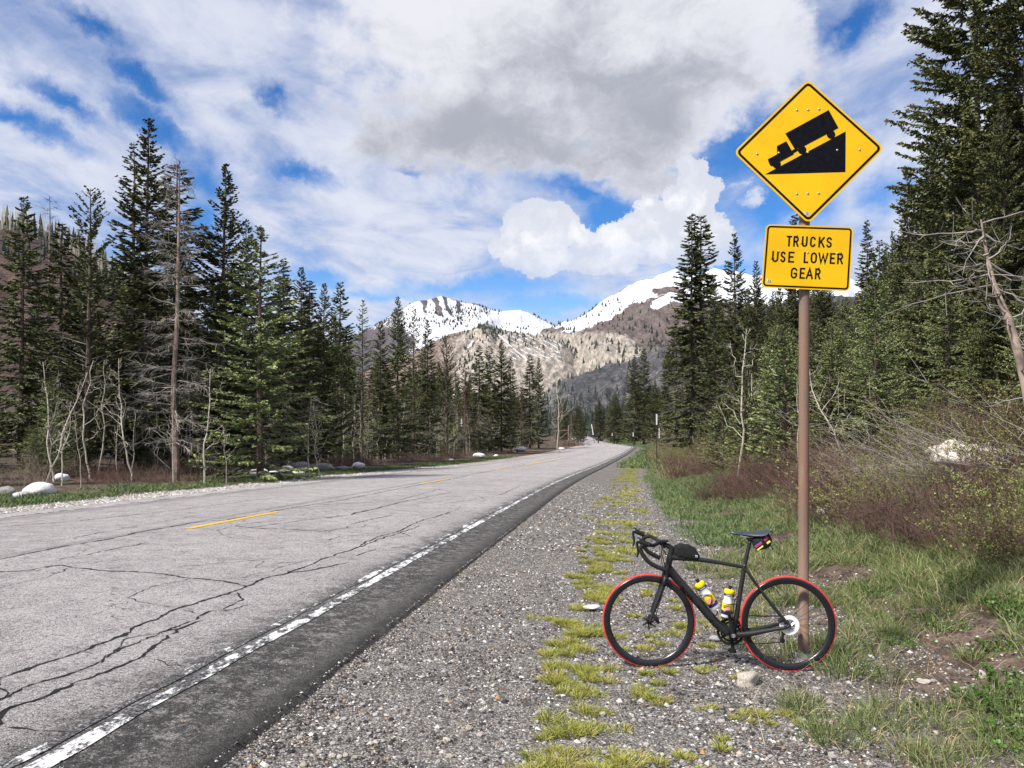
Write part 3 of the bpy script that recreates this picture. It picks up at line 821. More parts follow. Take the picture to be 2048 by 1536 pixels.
def conifer(seed, H=16.0, R=2.3, p=0.85, dens=3.4, whorl=6, twig=27.0, bare=0.06, tl=0.44, tw=0.046, slope=(0.45, -0.35), curl=0.35,
            hang=0.45, mat=None, bark=None, asym=0.0, cluster=0, barrel=0.0, topsparse=0.0, wobble=0.06, lowdead=0.0, sub=0):
    """a conifer H metres tall: returns (crown mesh, trunk mesh, dead branch mesh or None)"""
    rng = np.random.default_rng(seed)
    mat = mat or M_ndl; bark = bark or M_bark
    # trunk
    n = 10
    tz = np.linspace(-0.3, H, n)
    P = np.stack([vnoise(tz * 0.2, tz * 0, seed) * wobble * H * 0.1, vnoise(tz * 0.2, tz * 0 + 7, seed) * wobble * H * 0.1, tz], -1)
    r0 = 0.009 * H
    rad = r0 * (1 - np.clip(tz / H, 0, 1)) ** 0.9 + 0.012; rad[0] *= 1.3
    gt = Geo().tubes(P, rad, 7)
    nb = int(H * dens * whorl * 1.0)
    t = bare + (1 - bare) * (np.arange(nb) + rng.random(nb)) / nb
    t = t ** 1.0
    t = np.round(t * H * dens / 2) / (H * dens / 2) * 0.12 + t * 0.88         # loosely in whorls
    t = np.clip(t, bare, 0.992)
    keep = rng.random(nb) > topsparse * t
    t = t[keep]; nb = len(t)
    az_ = rng.random(nb) * 2 * np.pi
    prof = (1 - t) ** p
    if barrel: prof = np.minimum(prof, barrel + (1 - t) * 0.25)
    low = np.clip((t - bare) / 0.15 + 0.62, 0, 1)
    L = R * prof * low * (0.72 + 0.38 * rng.random(nb)) + 0.10
    L *= 1 + asym * np.cos(az_ - 1.0)
    L *= 1 + 0.22 * vnoise(az_ * 0.9, t * 7, seed + 3, 2)
    el0 = slope[1] + (slope[0] - slope[1]) * t ** 1.3 + rng.normal(0, 0.09, nb)
    k = np.linspace(0, 1, 6)
    rr = L[:, None] * k
    zz = t[:, None] * H + L[:, None] * (el0[:, None] * k + curl * k * k * (1 - 0.5 * t[:, None]))
    az2 = az_[:, None] + rng.normal(0, 0.10, nb)[:, None] * k
    cx = np.interp(t * H, tz, P[:, 0]); cy = np.interp(t * H, tz, P[:, 1])
    B = np.stack([cx[:, None] + rr * np.cos(az2), cy[:, None] + rr * np.sin(az2), zz], -1)
    br = (0.010 + 0.006 * L)[:, None] * (1 - 0.8 * k)
    dead = rng.random(nb) < lowdead * np.clip(1.6 - t * 2.2, 0, 1)
    gb_ = Geo(); gb_.tubes(B[~dead], br[~dead], 3)
    gt.V += gb_.V; gt.Q += [x + gt.n for x in gb_.Q]; gt.n += gb_.n
    # twigs with needles
    Bl, Ll, tt = B[~dead], L[~dead], t[~dead]
    cnt = np.maximum(6, (twig * Ll + 7)).astype(int)
    bi = np.repeat(np.arange(len(Bl)), cnt)
    s_ = rng.random(len(bi)) ** 0.75 * 0.92 + 0.08
    f = s_ * 5; i0 = np.clip(f.astype(int), 0, 4); fr = (f - i0)[:, None]
    C = Bl[bi, i0] * (1 - fr) + Bl[bi, i0 + 1] * fr
    D = unit(Bl[bi, i0 + 1] - Bl[bi, i0])
    side = np.sign(rng.random(len(bi)) - 0.5)
    lat = unit(np.cross(D, np.array([0, 0, 1.0])))
    ang = rng.uniform(0.35, 1.05, len(bi))
    hg = rng.uniform(0.2, 1.0, len(bi)) * hang
    TD = D * np.cos(ang)[:, None] + lat * (np.sin(ang) * side)[:, None] + np.array([0, 0, -1.0]) * hg[:, None]
    tlen = tl * (0.55 + 0.7 * rng.random(len(bi))) * (0.45 + 0.75 * (1 - s_)) * (0.22 + 0.78 * np.clip(Ll[bi] / (R * 0.55), 0, 1))
    TD = unit(TD) * tlen[:, None]
    Wd = unit(np.cross(TD, rng.normal(0, 1, (len(bi), 3)))) * (tw * (0.7 + 0.6 * rng.random(len(bi))))[:, None]
    gc = Geo(); gc.diamonds(C, TD, Wd, None)
    tip = np.repeat(np.clip(s_ * 0.8 + rng.random(len(bi)) * 0.3, 0, 1), 4).reshape(-1, 4)
    tip = tip * np.array([0.7, 1, 1.25, 1]); tips = [tip.ravel()]
    for q_ in range(sub):            # side shoots off each twig
        ff = rng.uniform(0.2, 0.9, len(bi))[:, None]
        C2 = C + TD * ff
        T2 = unit(unit(TD) + rng.normal(0, 0.6, TD.shape) + np.array([0, 0, -0.15])) * (tlen * 0.55)[:, None]
        W2 = unit(np.cross(T2, rng.normal(0, 1, T2.shape))) * tw * 0.8
        gc.diamonds(C2, T2, W2, None); tips.append(tip.ravel() * 1.1)
    Vc = np.concatenate(gc.V)
    crown = mk_mesh('crown', Vc, np.arange(len(Vc)).reshape(-1, 4), [mat], attrs={'tip': np.concatenate(tips)})
    trunk = gt.mesh('trunk', [bark])
    dm = None
    if dead.sum() > 3:
        g = Geo(); Bd = B[dead].copy(); Bd[:, :, 2] -= 0.25 * (np.linspace(0, 1, 6) ** 2) * L[dead][:, None]
        g.tubes(Bd, br[dead] * 1.1, 3)
        bi2 = np.repeat(np.arange(len(Bd)), 5)
        s2 = rng.uniform(0.3, 1, len(bi2)); f = s2 * 5; i0 = np.clip(f.astype(int), 0, 4); fr = (f - i0)[:, None]
        C2 = Bd[bi2, i0] * (1 - fr) + Bd[bi2, i0 + 1] * fr
        T2 = unit(rng.normal(0, 1, (len(bi2), 3)) + unit(Bd[bi2, 5] - Bd[bi2, 0]) * 1.2) * rng.uniform(0.15, 0.5, (len(bi2), 1))
        g.tubes(np.stack([C2, C2 + T2 * 0.5 + np.array([0, 0, -0.02]), C2 + T2], 1), np.tile(np.array([[0.008, 0.006, 0.003]]), (len(bi2), 1)), 3)
        dm = g.mesh('dead_branches', [M_greytwig])
    return crown, trunk, dm


VAR = {}
def variant(key, Hn, *parts): VAR[key] = (Hn, parts)
def make_variant(key, H, **kw):
    VAR[key] = (H, conifer(H=H, **kw))


make_variant('full_a', 16, seed=1, R=2.7, p=0.80, lowdead=0.25, slope=(0.55, -0.35))
make_variant('full_b', 16, seed=2, R=2.4, p=0.72, lowdead=0.3, slope=(0.35, -0.45), hang=0.6)
make_variant('full_c', 15, seed=3, R=2.9, p=0.95, curl=0.5, slope=(0.7, -0.2), lowdead=0.2)
make_variant('open', 16, seed=4, R=2.6, p=0.75, dens=2.3, whorl=5, twig=15, slope=(0.25, -0.25), curl=0.42, hang=0.35, lowdead=0.3)
make_variant('feather', 14, seed=5, R=2.7, p=0.62, dens=2.4, whorl=5, twig=17, tl=0.32, tw=0.05, slope=(0.95, 0.15), curl=0.35, hang=0.2, lowdead=0.4)
make_variant('spire', 16, seed=6, R=1.8, p=0.62, dens=3.6, slope=(0.2, -0.5), curl=0.25, hang=0.6, lowdead=0.35)
make_variant('spire_b', 15, seed=7, R=1.6, p=0.55, dens=3.0, slope=(0.4, -0.35), hang=0.5, lowdead=0.5, topsparse=0.3)
make_variant('dying', 14, seed=8, R=1.9, p=0.7, dens=2.2, mat=M_ndl3, lowdead=0.6, topsparse=0.2, twig=14)
make_variant('fir', 9, seed=9, R=2.2, p=0.75, dens=3.8, whorl=7, twig=18, tl=0.24, tw=0.035, mat=M_ndl2, slope=(0.6, -0.1), curl=0.1, hang=0.5, sub=1, bare=0.02)
make_variant('fir_b', 7, seed=10, R=2.0, p=0.6, dens=4.2, whorl=7, twig=20, tl=0.22, tw=0.032, mat=M_ndl2, slope=(0.5, -0.2), curl=0.15, hang=0.7, sub=1, bare=0.02, asym=0.15)
make_variant('sapling', 3, seed=11, R=0.75, p=0.8, dens=7, whorl=6, twig=26, tl=0.16, tw=0.022, mat=M_ndl2, slope=(0.8, 0.2), curl=0.15, hang=0.2, bare=0.03)
make_variant('near', 15, seed=12, R=2.9, p=0.45, dens=3.0, whorl=7, twig=40, tl=0.34, tw=0.036, slope=(0.45, -0.15), curl=0.22, hang=0.45, sub=2, bare=0.05, barrel=0.85)
make_variant('near_b', 13, seed=13, R=2.3, p=0.6, dens=3.2, whorl=7, twig=38, tl=0.30, tw=0.034, slope=(0.55, -0.05), curl=0.15, hang=0.35, sub=2, bare=0.03)


# grey dead spruce with bare drooping twigs, and a snag
def dead_spruce(seed, H, R, dens, green_top=False):
    rng = np.random.default_rng(seed)
    tz = np.linspace(-0.3, H, 12)
    P = np.stack([vnoise(tz * 0.25, tz * 0, seed) * 0.12, vnoise(tz * 0.25, tz * 0 + 7, seed) * 0.12, tz], -1)
    trunk = Geo().tubes(P, 0.0072 * H * (1 - np.clip(tz / H, 0, 1)) ** 0.8 + 0.012, 8).mesh('trunk', [M_palebark])
    nb = int(H * dens); t = np.sort(rng.uniform(0.12, 0.99, nb)); az_ = rng.random(nb) * 2 * np.pi
    L = R * (1 - t) ** 0.6 * rng.uniform(0.35, 1.1, nb) + 0.15
    k = np.linspace(0, 1, 7)
    el0 = -0.25 + 0.6 * t + rng.normal(0, 0.12, nb)
    B = np.stack([L[:, None] * k * np.cos(az_)[:, None], L[:, None] * k * np.sin(az_)[:, None], t[:, None] * H + L[:, None] * (el0[:, None] * k + 0.3 * k ** 2 * rng.uniform(-1, 1, nb)[:, None])], -1)
    B[:, 1:] += rng.normal(0, 0.02, B[:, 1:].shape)
    g = Geo().tubes(B, (0.012 + 0.008 * L)[:, None] * (1 - 0.85 * k), 3)
    cnt = (5 + L * 14).astype(int); bi = np.repeat(np.arange(nb), cnt)
    s_ = rng.uniform(0.15, 1, len(bi)); f = s_ * 6; i0 = np.clip(f.astype(int), 0, 5); fr = (f - i0)[:, None]
    C = B[bi, i0] * (1 - fr) + B[bi, i0 + 1] * fr
    D = unit(B[bi, 6] - B[bi, 0])
    T = unit(D * 0.8 + rng.normal(0, 0.55, (len(bi), 3)) + np.array([0, 0, -0.25])) * rng.uniform(0.12, 0.5, (len(bi), 1))
    M_ = C + T * 0.5 + rng.normal(0, 0.03, T.shape)
    g.tubes(np.stack([C, M_, C + T], 1), np.tile(np.array([[0.008, 0.006, 0.003]]), (len(bi), 1)), 3)
    return g.mesh('bare_branches', [M_greytwig]), trunk


_b, _t = dead_spruce(21, 13, 2.0, 10); VAR['dead'] = (13, (_b, _t, None))
_b, _t = dead_spruce(22, 14, 1.1, 4); VAR['snag'] = (14, (_b, _t, None))
_b, _t = dead_spruce(23, 9, 2.2, 9); VAR['dead_b'] = (9, (_b, _t, None))


def aspen(seed, H=4.5, nbr=12, lean=0.1, crook=0.12):
    rng = np.random.default_rng(seed)
    n = 12
    tz = np.linspace(-0.15, H, n)
    a0 = rng.random() * 6.28
    P = np.stack([np.cos(a0) * lean * tz + vnoise(tz * 0.7, tz * 0, seed, 3) * crook * 2, np.sin(a0) * lean * tz + vnoise(tz * 0.7, tz * 0 + 7, seed, 3) * crook * 2, tz], -1)
    rad = 0.012 * H * (1 - 0.8 * np.clip(tz / H, 0, 1)) * 0.6 + 0.006
    trunk = Geo().tubes(P, rad, 6).mesh('trunk', [M_aspen])
    g = Geo()
    t = rng.uniform(0.25, 0.98, nbr); az_ = rng.random(nbr) * 6.28
    L = H * 0.32 * (1.15 - t) * rng.uniform(0.5, 1.2, nbr)
    k = np.linspace(0, 1, 7)
    C0 = np.stack([np.interp(t * H, tz, P[:, i]) for i in range(3)], -1)
    D = np.stack([np.cos(az_), np.sin(az_), rng.uniform(0.5, 1.5, nbr)], -1); D = unit(D)
    wob_ = np.cumsum(rng.normal(0, 0.09, (nbr, 7, 3)), 1) * L[:, None, None]; wob_[:, 0] = 0
    B = C0[:, None] + D[:, None] * (L[:, None] * k)[..., None] + np.array([0, 0, 0.25]) * (L[:, None] * k * k)[..., None] + wob_
    rb = 0.45 * np.interp(t * H, tz, rad)
    g.tubes(B, rb[:, None] * (1 - 0.75 * k) + 0.002, 4)
    m2 = nbr * 4; bi = rng.integers(0, nbr, m2); s_ = rng.integers(2, 7, m2)
    C = B[bi, s_]; Tt = unit(D[bi] + rng.normal(0, 0.6, (m2, 3)) + np.array([0, 0, 0.3])) * (L[bi] * rng.uniform(0.15, 0.5, m2))[:, None]
    g.tubes(np.stack([C, C + Tt * 0.5 + rng.normal(0, 0.03, Tt.shape), C + Tt], 1), np.tile([[0.005, 0.004, 0.002]], (m2, 1)), 3)
    return trunk, g.mesh('branches', [M_aspen])


ASP = [aspen(100 + i, 4.5, [10, 14, 8, 16, 12, 9][i], [0.05, 0.28, 0.1, 0.02, 0.16, 0.06][i], [0.10, 0.2, 0.12, 0.06, 0.16, 0.22][i]) for i in range(6)]


def put_tree(key, x, y, H, name, label, group=None, cat='tree', sink=0.1, rz=None, wide=1.0, lean=(0, 0)):
    H0, (crown, trunk, dm) = VAR[key]
    z = float(ground(x, y)) - sink
    s_ = H / H0
    rz = random.uniform(0, 6.28) if rz is None else rz
    e = link(name, None, None, (x, y, z), (lean[0], lean[1], rz), (s_ * wide * 1.18, s_ * wide * 1.18, s_), label, cat, group)
    link('trunk', trunk, e)
    link(crown.name.split('.')[0], crown, e, kind='stuff' if crown.name.startswith('bare') else None)
    if dm: link('dead_branches', dm, e, kind='stuff')
    return e


def tree_px(key, px, top, Y, name, label, group=None, **kw):
    x = (px - 1024) / F_PX * Y
    zt = at_px(px, top, Y).z
    H = zt - float(ground(x, Y)) + 0.1
    return put_tree(key, x, Y, max(H, 1.0), name, label, group, **kw)


random.seed(5)
LM_L = [(0, 'the left edge'), (95, 'the bare snag'), (176, 'the feathery spruce'), (290, 'the tallest spruce'), (352, 'the grey dead spruce'), (447, 'the symmetrical spruce'), (520, 'the broad yellow green fir'), (602, 'the dark double top'),
        (680, 'the rusty topped spruce'), (725, 'the see-through spruce'), (796, 'the snowy shoulder spruce'), (856, 'the spruce below the peak'), (893, 'the upswept pale spruce'), (980, 'the cluster of spires'), (1068, 'the last dark pair')]
LM_R = [(1338, 'the short dark spire'), (1394, 'the twin spires'), (1470, 'the pointed spruce'), (1530, 'the lettered plaque'), (1607, 'the sign post'), (1690, 'the mid green fir'), (1752, 'the round topped fir'), (1818, 'the rusty coned spruce'), (1872, 'the tall tucked spruce'), (1950, 'the largest right spruce'), (2048, 'the right edge')]
KIND_WORD = {'full_a': 'full layered', 'full_b': 'drooping', 'full_c': 'upturned', 'open': 'open airy', 'spire': 'slim', 'spire_b': 'thin', 'feather': 'feathery', 'dying': 'rusty brown', 'fir': 'broad light', 'fir_b': 'bushy light', 'sapling': 'tiny light',
             'red': 'reddish twiggy', 'grey': 'tangled grey', 'bud': 'green budding', 'low': 'low brown', 'straw': 'straw coloured', 'leafy': 'leafy', 'arch': 'bleached arching'}
SEEN = {}
def where(px, marks, noun, kind, y):
    m_ = min(marks, key=lambda a_: abs(a_[0] - px))
    side = 'directly behind' if abs(m_[0] - px) < 9 else ('left of' if px < m_[0] else 'right of')
    key = (noun, kind, m_[1], side); SEEN[key] = SEEN.get(key, 0) + 1
    row = ['', 'taller ', 'shaded ', 'farther ', 'half hidden ', 'farthest '][min(SEEN[key] - 1, 5)]
    return f"{row}{KIND_WORD[kind]} {noun} {side} {m_[1]}"


# --- trees one can point to, left side of the road
GL = 'spruces along the left side of the road'
for key, px, top, Y, wide, label in [
    ('full_b', 42, 393, 34, 1.0, 'dark green spruce nearest the left edge of the skyline with a narrow pointed top'),
    ('spire', 118, 445, 37, 1.1, 'dark spruce with blunt top just right of the bare snag on the far left'),
    ('feather', 176, 378, 34, 1.0, 'spruce with feathery upswept branches and see-through top, left of the tallest tree'),
    ('full_a', 290, 238, 36, 0.95, 'tallest spruce of the left forest with wide layered branches'),
    ('open', 262, 285, 38, 1.0, 'second tall spruce standing close behind the tallest one on its left side'),
    ('full_c', 447, 328, 40, 1.0, 'large symmetrical dark spruce with a sharp top, right of the grey dead tree'),
    ('fir', 520, 455, 32, 1.15, 'broad yellow green fir whose branches reach down behind the white boulders'),
    ('full_b', 490, 440, 42, .9, 'dark spruce half hidden between the symmetrical spruce and the broad yellow green fir'),
    ('spire', 566, 520, 44, 1.1, 'slim spruce rising just right of the broad yellow green fir'),
    ('full_a', 602, 535, 46, .9, 'spruce with a dark double-looking top where the left skyline starts to fall'),
    ('spire', 618, 560, 50, 1.2, 'thin dark spruce leaning on the one where the left skyline starts to fall'),
    ('full_c', 648, 566, 52, .9, 'bushy spruce with upturned branch ends left of the reddish topped one'),
    ('spire_b', 680, 564, 56, 1.0, 'narrow spruce with a reddish brown thinning top against the sky'),
    ('open', 725, 600, 60, .9, 'see-through spruce with level branches standing out left of the snowy mountain'),
    ('full_b', 760, 642, 63, .9, 'lower dark spruce in the dip just left of the snowy mountain'),
    ('full_a', 796, 594, 66, .85, 'tall dark spruce cutting across the left shoulder of the snowy mountain'),
    ('open', 827, 612, 72, .8, 'slim open spruce in front of the snowy peak left slope'),
    ('full_b', 856, 640, 75, .9, 'dark full spruce directly below the snowy peak'),
    ('feather', 893, 672, 80, .9, 'light grey green spruce with upswept branches and pale trunk before the tan hill'),
    ('dying', 930, 722, 90, .9, 'thin brownish spruce in front of the tan hill, between the upswept and the twin ones'),
    ('spire', 958, 690, 100, 1.1, 'left one of the cluster of dark spires before the tan hill'),
    ('spire_b', 980, 692, 104, 1.1, 'middle thin one of the cluster of dark spires before the tan hill'),
    ('full_a', 1003, 680, 106, .9, 'tallest and fullest of the cluster of dark spires before the tan hill'),
    ('full_b', 1022, 712, 112, .9, 'drooping spruce on the right flank of the cluster before the tan hill'),
    ('dying', 1042, 765, 122, 1.0, 'reddish brown dying spruce between the two dark clusters before the tan hill'),
    ('spire', 1060, 708, 128, 1.1, 'left one of the last dark pair where the left forest ends'),
    ('full_a', 1077, 716, 132, .85, 'right one of the last dark pair where the left forest ends'),
    ('dead_b', 1110, 798, 150, .7, 'pale grey bare tree at the very end of the left forest beside the bend'),
]:
    tree_px(key, px, top, Y, 'spruce_tree' if key not in ('fir', 'dead_b') else ('fir_tree' if key == 'fir' else 'dead_tree'), label, GL if key not in ('dead_b',) else None, wide=wide)
tree_px('dead', 352, 322, 30.5, 'dead_tree', 'grey dead spruce with pale trunk and drooping bare twigs, right of the tallest spruce', wide=1.0)
tree_px('spire_b', 352, 335, 39, 'spruce_tree', 'spruce with a rusty thinning top right behind the grey dead one', GL, wide=1.5)
tree_px('snag', 95, 392, 52, 'dead_tree', 'thin bare snag sticking up above the far left treetops')
tree_px('fir', -70, 690, 25, 'fir_tree', 'bright green fir cut off by the left edge of the photo', wide=1.0)

# --- fill of the left forest
GF = 'spruces filling the left forest'
LF = 'dark spruce standing in the dense left forest behind the front trees'
for i in range(120):
    y = 33 + (i / 120) ** 1.15 * 165 + random.uniform(-2, 2)
    u = -random.uniform(16, 34)
    if y < 60: u = -random.uniform(17, 40)
    x = float(x_of(u, y))
    px = 1024 + F_PX * x / y
    if px < -160: continue
    line = np.interp(px, [-200, 0, 200, 300, 450, 560, 640, 760, 860, 950, 1050, 1110], [470, 480, 470, 440, 480, 560, 620, 680, 710, 745, 780, 830])
    H = ((805 - line) / F_PX * y + EYE - float(ground(x, y))) * random.uniform(0.68, 1.0)
    k_ = random.choice(['full_a', 'full_b', 'full_c', 'open', 'spire', 'spire', 'spire_b', 'full_a', 'dying' if i % 4 == 0 else 'full_b'])
    put_tree(k_, x, y, max(3, min(H, 19)), 'spruce_tree', where(px, LM_L, 'spruce in the left forest', k_, y), GF, wide=random.uniform(0.85, 1.15))
# lower understorey firs at the forest edge
for i in range(74):
    y = 27 + (i / 74) ** 1.3 * 120
    u = -random.uniform(13.8, 18)
    x = float(x_of(u, y))
    if 1024 + F_PX * x / y < -80: continue
    k_ = random.choice(['fir', 'fir_b', 'sapling', 'fir_b'])
    put_tree(k_, x, y, random.uniform(1.4, 4.2), 'fir_tree', where(1024 + F_PX * x / y, LM_L, 'young fir at the forest foot', k_, y), 'young firs at the edge of the left forest')

# --- right side
GR = 'conifers on the right bank'
for key, px, top, Y, wide, label in [
    ('spire', 1385, 428, 62, 1.0, 'left stem of the tall twin spires nearest the snowy mountain on the right'),
    ('spire_b', 1403, 431, 63, 1.15, 'right stem of the tall twin spires nearest the snowy mountain on the right'),
    ('full_b', 1470, 466, 50, .8, 'dense pointed spruce between the twin spires and the yellow signs'),
    ('spire_b', 1352, 640, 78, 1.1, 'thin grey spruce left of the tall twin spires'),
    ('spire', 1338, 690, 88, 1.0, 'short dark spire at the left foot of the twin spires'),
    ('full_a', 1430, 560, 56, .8, 'spruce filling the gap between the twin spires and the pointed spruce'),
    ('full_a', 1515, 522, 46, .8, 'dark spruce immediately left of the lettered plaque'),
    ('spire', 1592, 428, 48, .9, 'narrow spire whose tip shows between the two yellow signs'),
    ('full_c', 1562, 560, 40, .8, 'dark spruce below the lettered plaque on the left of its post'),
    ('full_b', 1640, 520, 42, .8, 'dark spruce below the lettered plaque on the right of its post'),
    ('spire', 1737, 440, 40, .75, 'thin needle-like spire right of the lettered plaque'),
    ('spire_b', 1762, 480, 36, 1.0, 'second thin spire right of the lettered plaque'),
    ('full_a', 1790, 462, 33, .7, 'spruce rising right behind the second thin spire'),
    ('full_b', 1818, 335, 30, .7, 'dark tall spruce with rusty cones left of the largest tree'),
    ('full_a', 1872, 230, 25, .7, 'tall dark spruce tucked against the left side of the largest tree'),
    ('near', 1962, -230, 19, .78, 'largest spruce on the right, running out of the top of the photo'),
    ('near_b', 2060, -60, 15, .95, 'tall dark spruce cut off by the right edge of the photo'),
    ('near_b', 2012, 220, 14.5, .55, 'narrow green spire standing in front of the largest spruce'),
    ('fir', 1690, 600, 24, .9, 'mid green fir directly right of the sign post'),
    ('fir_b', 1752, 560, 21, .85, 'mid green fir behind the bushy round one'),
    ('fir', 1835, 520, 19.5, .8, 'light green fir with long arching shoots below the largest spruce'),
    ('fir_b', 1898, 560, 17.5, .85, 'bluish green fir below the largest spruce'),
    ('fir_b', 1752, 640, 18, 1.05, 'bushy round topped fir right of the sign post above the brush'),
    ('fir_b', 1625, 645, 27, .8, 'young fir half hidden behind the sign post'),
    ('fir', 1540, 655, 30, .7, 'young fir with a thin leader left of the sign post'),
    ('fir_b', 1965, 640, 15.5, .8, 'dark green fir behind the leaning dead tree'),
    ('fir', 2050, 560, 13.5, .8, 'green fir at the right edge behind the leaning dead tree'),
    ('sapling', 1490, 780, 28, 1.2, 'small light green fir standing above the brush left of the sign post'),
    ('sapling', 1445, 792, 34, 1.2, 'smallest light green fir above the brush, farther down the bank'),
    ('sapling', 1660, 740, 20, 1.3, 'yellowish fir sapling close to the sign post on its right'),
    ('sapling', 1570, 700, 24, 1.2, 'yellowish fir sapling close to the sign post on its left'),
]:
    tree_px(key, px, top, Y, 'fir_tree' if key in ('fir', 'fir_b', 'sapling') else 'spruce_tree', label, GR, wide=wide)
for i in range(90):
    y = 22 + (i / 90) ** 1.2 * 125
    u = random.uniform(16, 34) if y < 60 else random.uniform(12, 34)
    x = float(x_of(u, y)); px = 1024 + F_PX * x / y
    if px > 2250: continue
    line = np.interp(px, [1300, 1340, 1400, 1500, 1600, 1700, 1800, 1900, 2050], [800, 720, 590, 560, 560, 560, 440, 200, 100])
    H = ((805 - line) / F_PX * y + EYE - float(ground(x, y))) * random.uniform(0.75, 1.0)
    k_ = random.choice(['full_a', 'full_b', 'spire', 'full_a', 'full_c', 'full_b'])
    put_tree(k_, x, y, max(3, min(H, 20)), 'spruce_tree', where(px, LM_R, 'spruce in the right forest', k_, y), 'spruces filling the right forest', wide=random.uniform(0.8, 1.05))
for i in range(22):
    px = random.uniform(1545, 1935); y = random.uniform(17, 30)
    x = (px - 1024) / F_PX * y
    if u_of(x, y) < 12.5: continue
    k_ = random.choice(['fir', 'fir_b', 'fir_b'])
    H = at_px(px, random.uniform(590, 730), y).z - float(ground(x, y))
    put_tree(k_, x, y, max(1.5, H), 'fir_tree', where(px, LM_R, 'young fir above the brush', k_, y), 'young firs on the right bank', wide=0.9)
# stands beyond the bend
for key, px, top, Y, label in [('full_a', 1268, 710, 190, 'left one of the two tall spruces rising over the bend of the road'), ('full_b', 1288, 697, 195, 'right one of the two tall spruces rising over the bend of the road'),
                               ('full_c', 1310, 760, 170, 'lower spruce right of the two tall ones over the bend')]:
    tree_px(key, px, top, Y, 'spruce_tree', label, 'spruces over the bend', wide=1.1)
for i in range(26):
    px = random.uniform(1185, 1330); Y = random.uniform(210, 420)
    tree_px(random.choice(['full_a', 'full_b', 'full_c']), px, random.uniform(765, 805), Y, 'spruce_tree', where(px, [(1189, 'the leaning banded post'), (1224, 'the small far bank post'), (1268, 'the left tall bend spruce'), (1310, 'the lower bend spruce')], 'spruce past the bend', 'full_a', Y), 'spruces behind the bend', wide=1.2)
for i in range(14):
    px = random.uniform(1110, 1185); Y = random.uniform(230, 420)
    tree_px(random.choice(['full_a', 'spire', 'dying']), px, random.uniform(790, 840), Y, 'spruce_tree', where(px, [(1116, 'the whitish dead trunk'), (1142, 'the thin grey pole'), (1170, 'the far road end')], 'dark spruce', 'spire', Y), 'spruces left of the far road end', wide=1.1)


def conifer_mass(name, pts, hs, mat, seed, sides=5, tiers=3, wr=0.20):
    """far-off conifers that read as one mass"""
    rng = np.random.default_rng(seed); pts = np.asarray(pts); n = len(pts)
    g = Geo(); th = np.arange(sides) * 2 * np.pi / sides
    for k in range(tiers):
        z0 = hs * (0.06 + 0.27 * k); z1 = hs * (0.45 + 0.275 * k if k < tiers - 1 else 1.0); r = hs * wr * (1 - 0.27 * k)
        a0 = rng.random(n)[:, None] * 6.28
        rr = r[:, None] * rng.uniform(0.6, 1.25, (n, sides))
        ring = np.stack([pts[:, None, 0] + rr * np.cos(th + a0), pts[:, None, 1] + rr * np.sin(th + a0), (pts[:, 2] + z0)[:, None] - rng.uniform(0, 0.08, (n, sides)) * hs[:, None]], -1)
        top = np.stack([pts[:, 0], pts[:, 1], pts[:, 2] + z1], -1)[:, None]
        V = np.concatenate([ring, top], 1)
        base = np.arange(n)[:, None, None] * (sides + 1)
        i = np.arange(sides)[None, :, None]
        t = np.concatenate([base + i, base + (i + 1) % sides, base + sides + 0 * i], -1).reshape(-1, 3)
        g.add(V, T=t)
    me = g.mesh(name, [mat])
    at = me.attributes.new('tip', 'FLOAT', 'POINT'); at.data.foreach_set('value', rng.random(len(me.vertices)).astype(np.float32))
    return link(name, me, kind='stuff')


def scatter_on(grid, n, weight, seed, hr):
    rng = np.random.default_rng(seed)
    X_, Y_, Z_, PX2, PY2, s2 = grid
    w = weight(PX2, PY2, s2) * (s2 > 0); w = w.ravel() / w.sum()
    idx = rng.choice(w.size, n, p=w)
    P = np.stack([X_.ravel()[idx], Y_.ravel()[idx], Z_.ravel()[idx]], -1)
    P[:, 0] += rng.normal(0, 1, n) * Y_.ravel()[idx] * 0.0012
    P[:, 2] -= 1.0
    return P, rng.uniform(hr[0], hr[1], n)


def box_w(px, py, c_, r):
    return np.exp(-(((px - c_[0]) / r[0]) ** 2 + ((py - c_[1]) / r[1]) ** 2))


M_far = needle_mat('distant_conifers', (0.022, 0.03, 0.026), (0.05, 0.062, 0.045), (0.06, 0.07, 0.05))
def wA(px, py, s_):
    rdg = np.exp(-(s_ / 0.03) ** 2)
    return rdg * (1.2 * ((px > 905) & (px < 1000)) + 1.5 * ((px > 1065) & (px < 1135)) + 0.5 * (px < 830)) + 0.9 * box_w(px, py, (905, 645), (30, 9)) + 0.7 * box_w(px, py, (930, 625), (45, 12)) + 0.5 * box_w(px, py, (820, 650), (40, 20)) + 0.2 * box_w(px, py, (1020, 655), (40, 5))
P_, h_ = scatter_on(gA, 520, wA, 1, (10, 22)); conifer_mass('distant_conifer_belt', P_, h_, M_far, 1, tiers=1, wr=0.28)
def wB(px, py, s_):
    return 1.4 * np.exp(-(s_ / 0.06) ** 2) * ((px > 1150) & (px < 1420)) + 0.25 * (py > 600) * (py < 700) + 0.7 * box_w(px, py, (1330, 690), (60, 30)) + 0.35 * (py > 700) * (px > 1180) + 1.0 * box_w(px, py, (1150, 700), (20, 20))
P_, h_ = scatter_on(gB, 1500, wB, 2, (10, 22)); conifer_mass('distant_conifer_belt', P_, h_, M_far, 2, tiers=1, wr=0.28)
def wC(px, py, s_):
    return box_w(px, py, (985, 668), (12, 12)) + 1.4 * box_w(px, py, (958, 654), (14, 4)) + 0.12 * (py < 700) + 0.4 * box_w(px, py, (1150, 712), (8, 30)) + 0.2 * np.exp(-(s_ / 0.03) ** 2) * (px > 1000) + 0.5 * box_w(px, py, (935, 735), (20, 30))
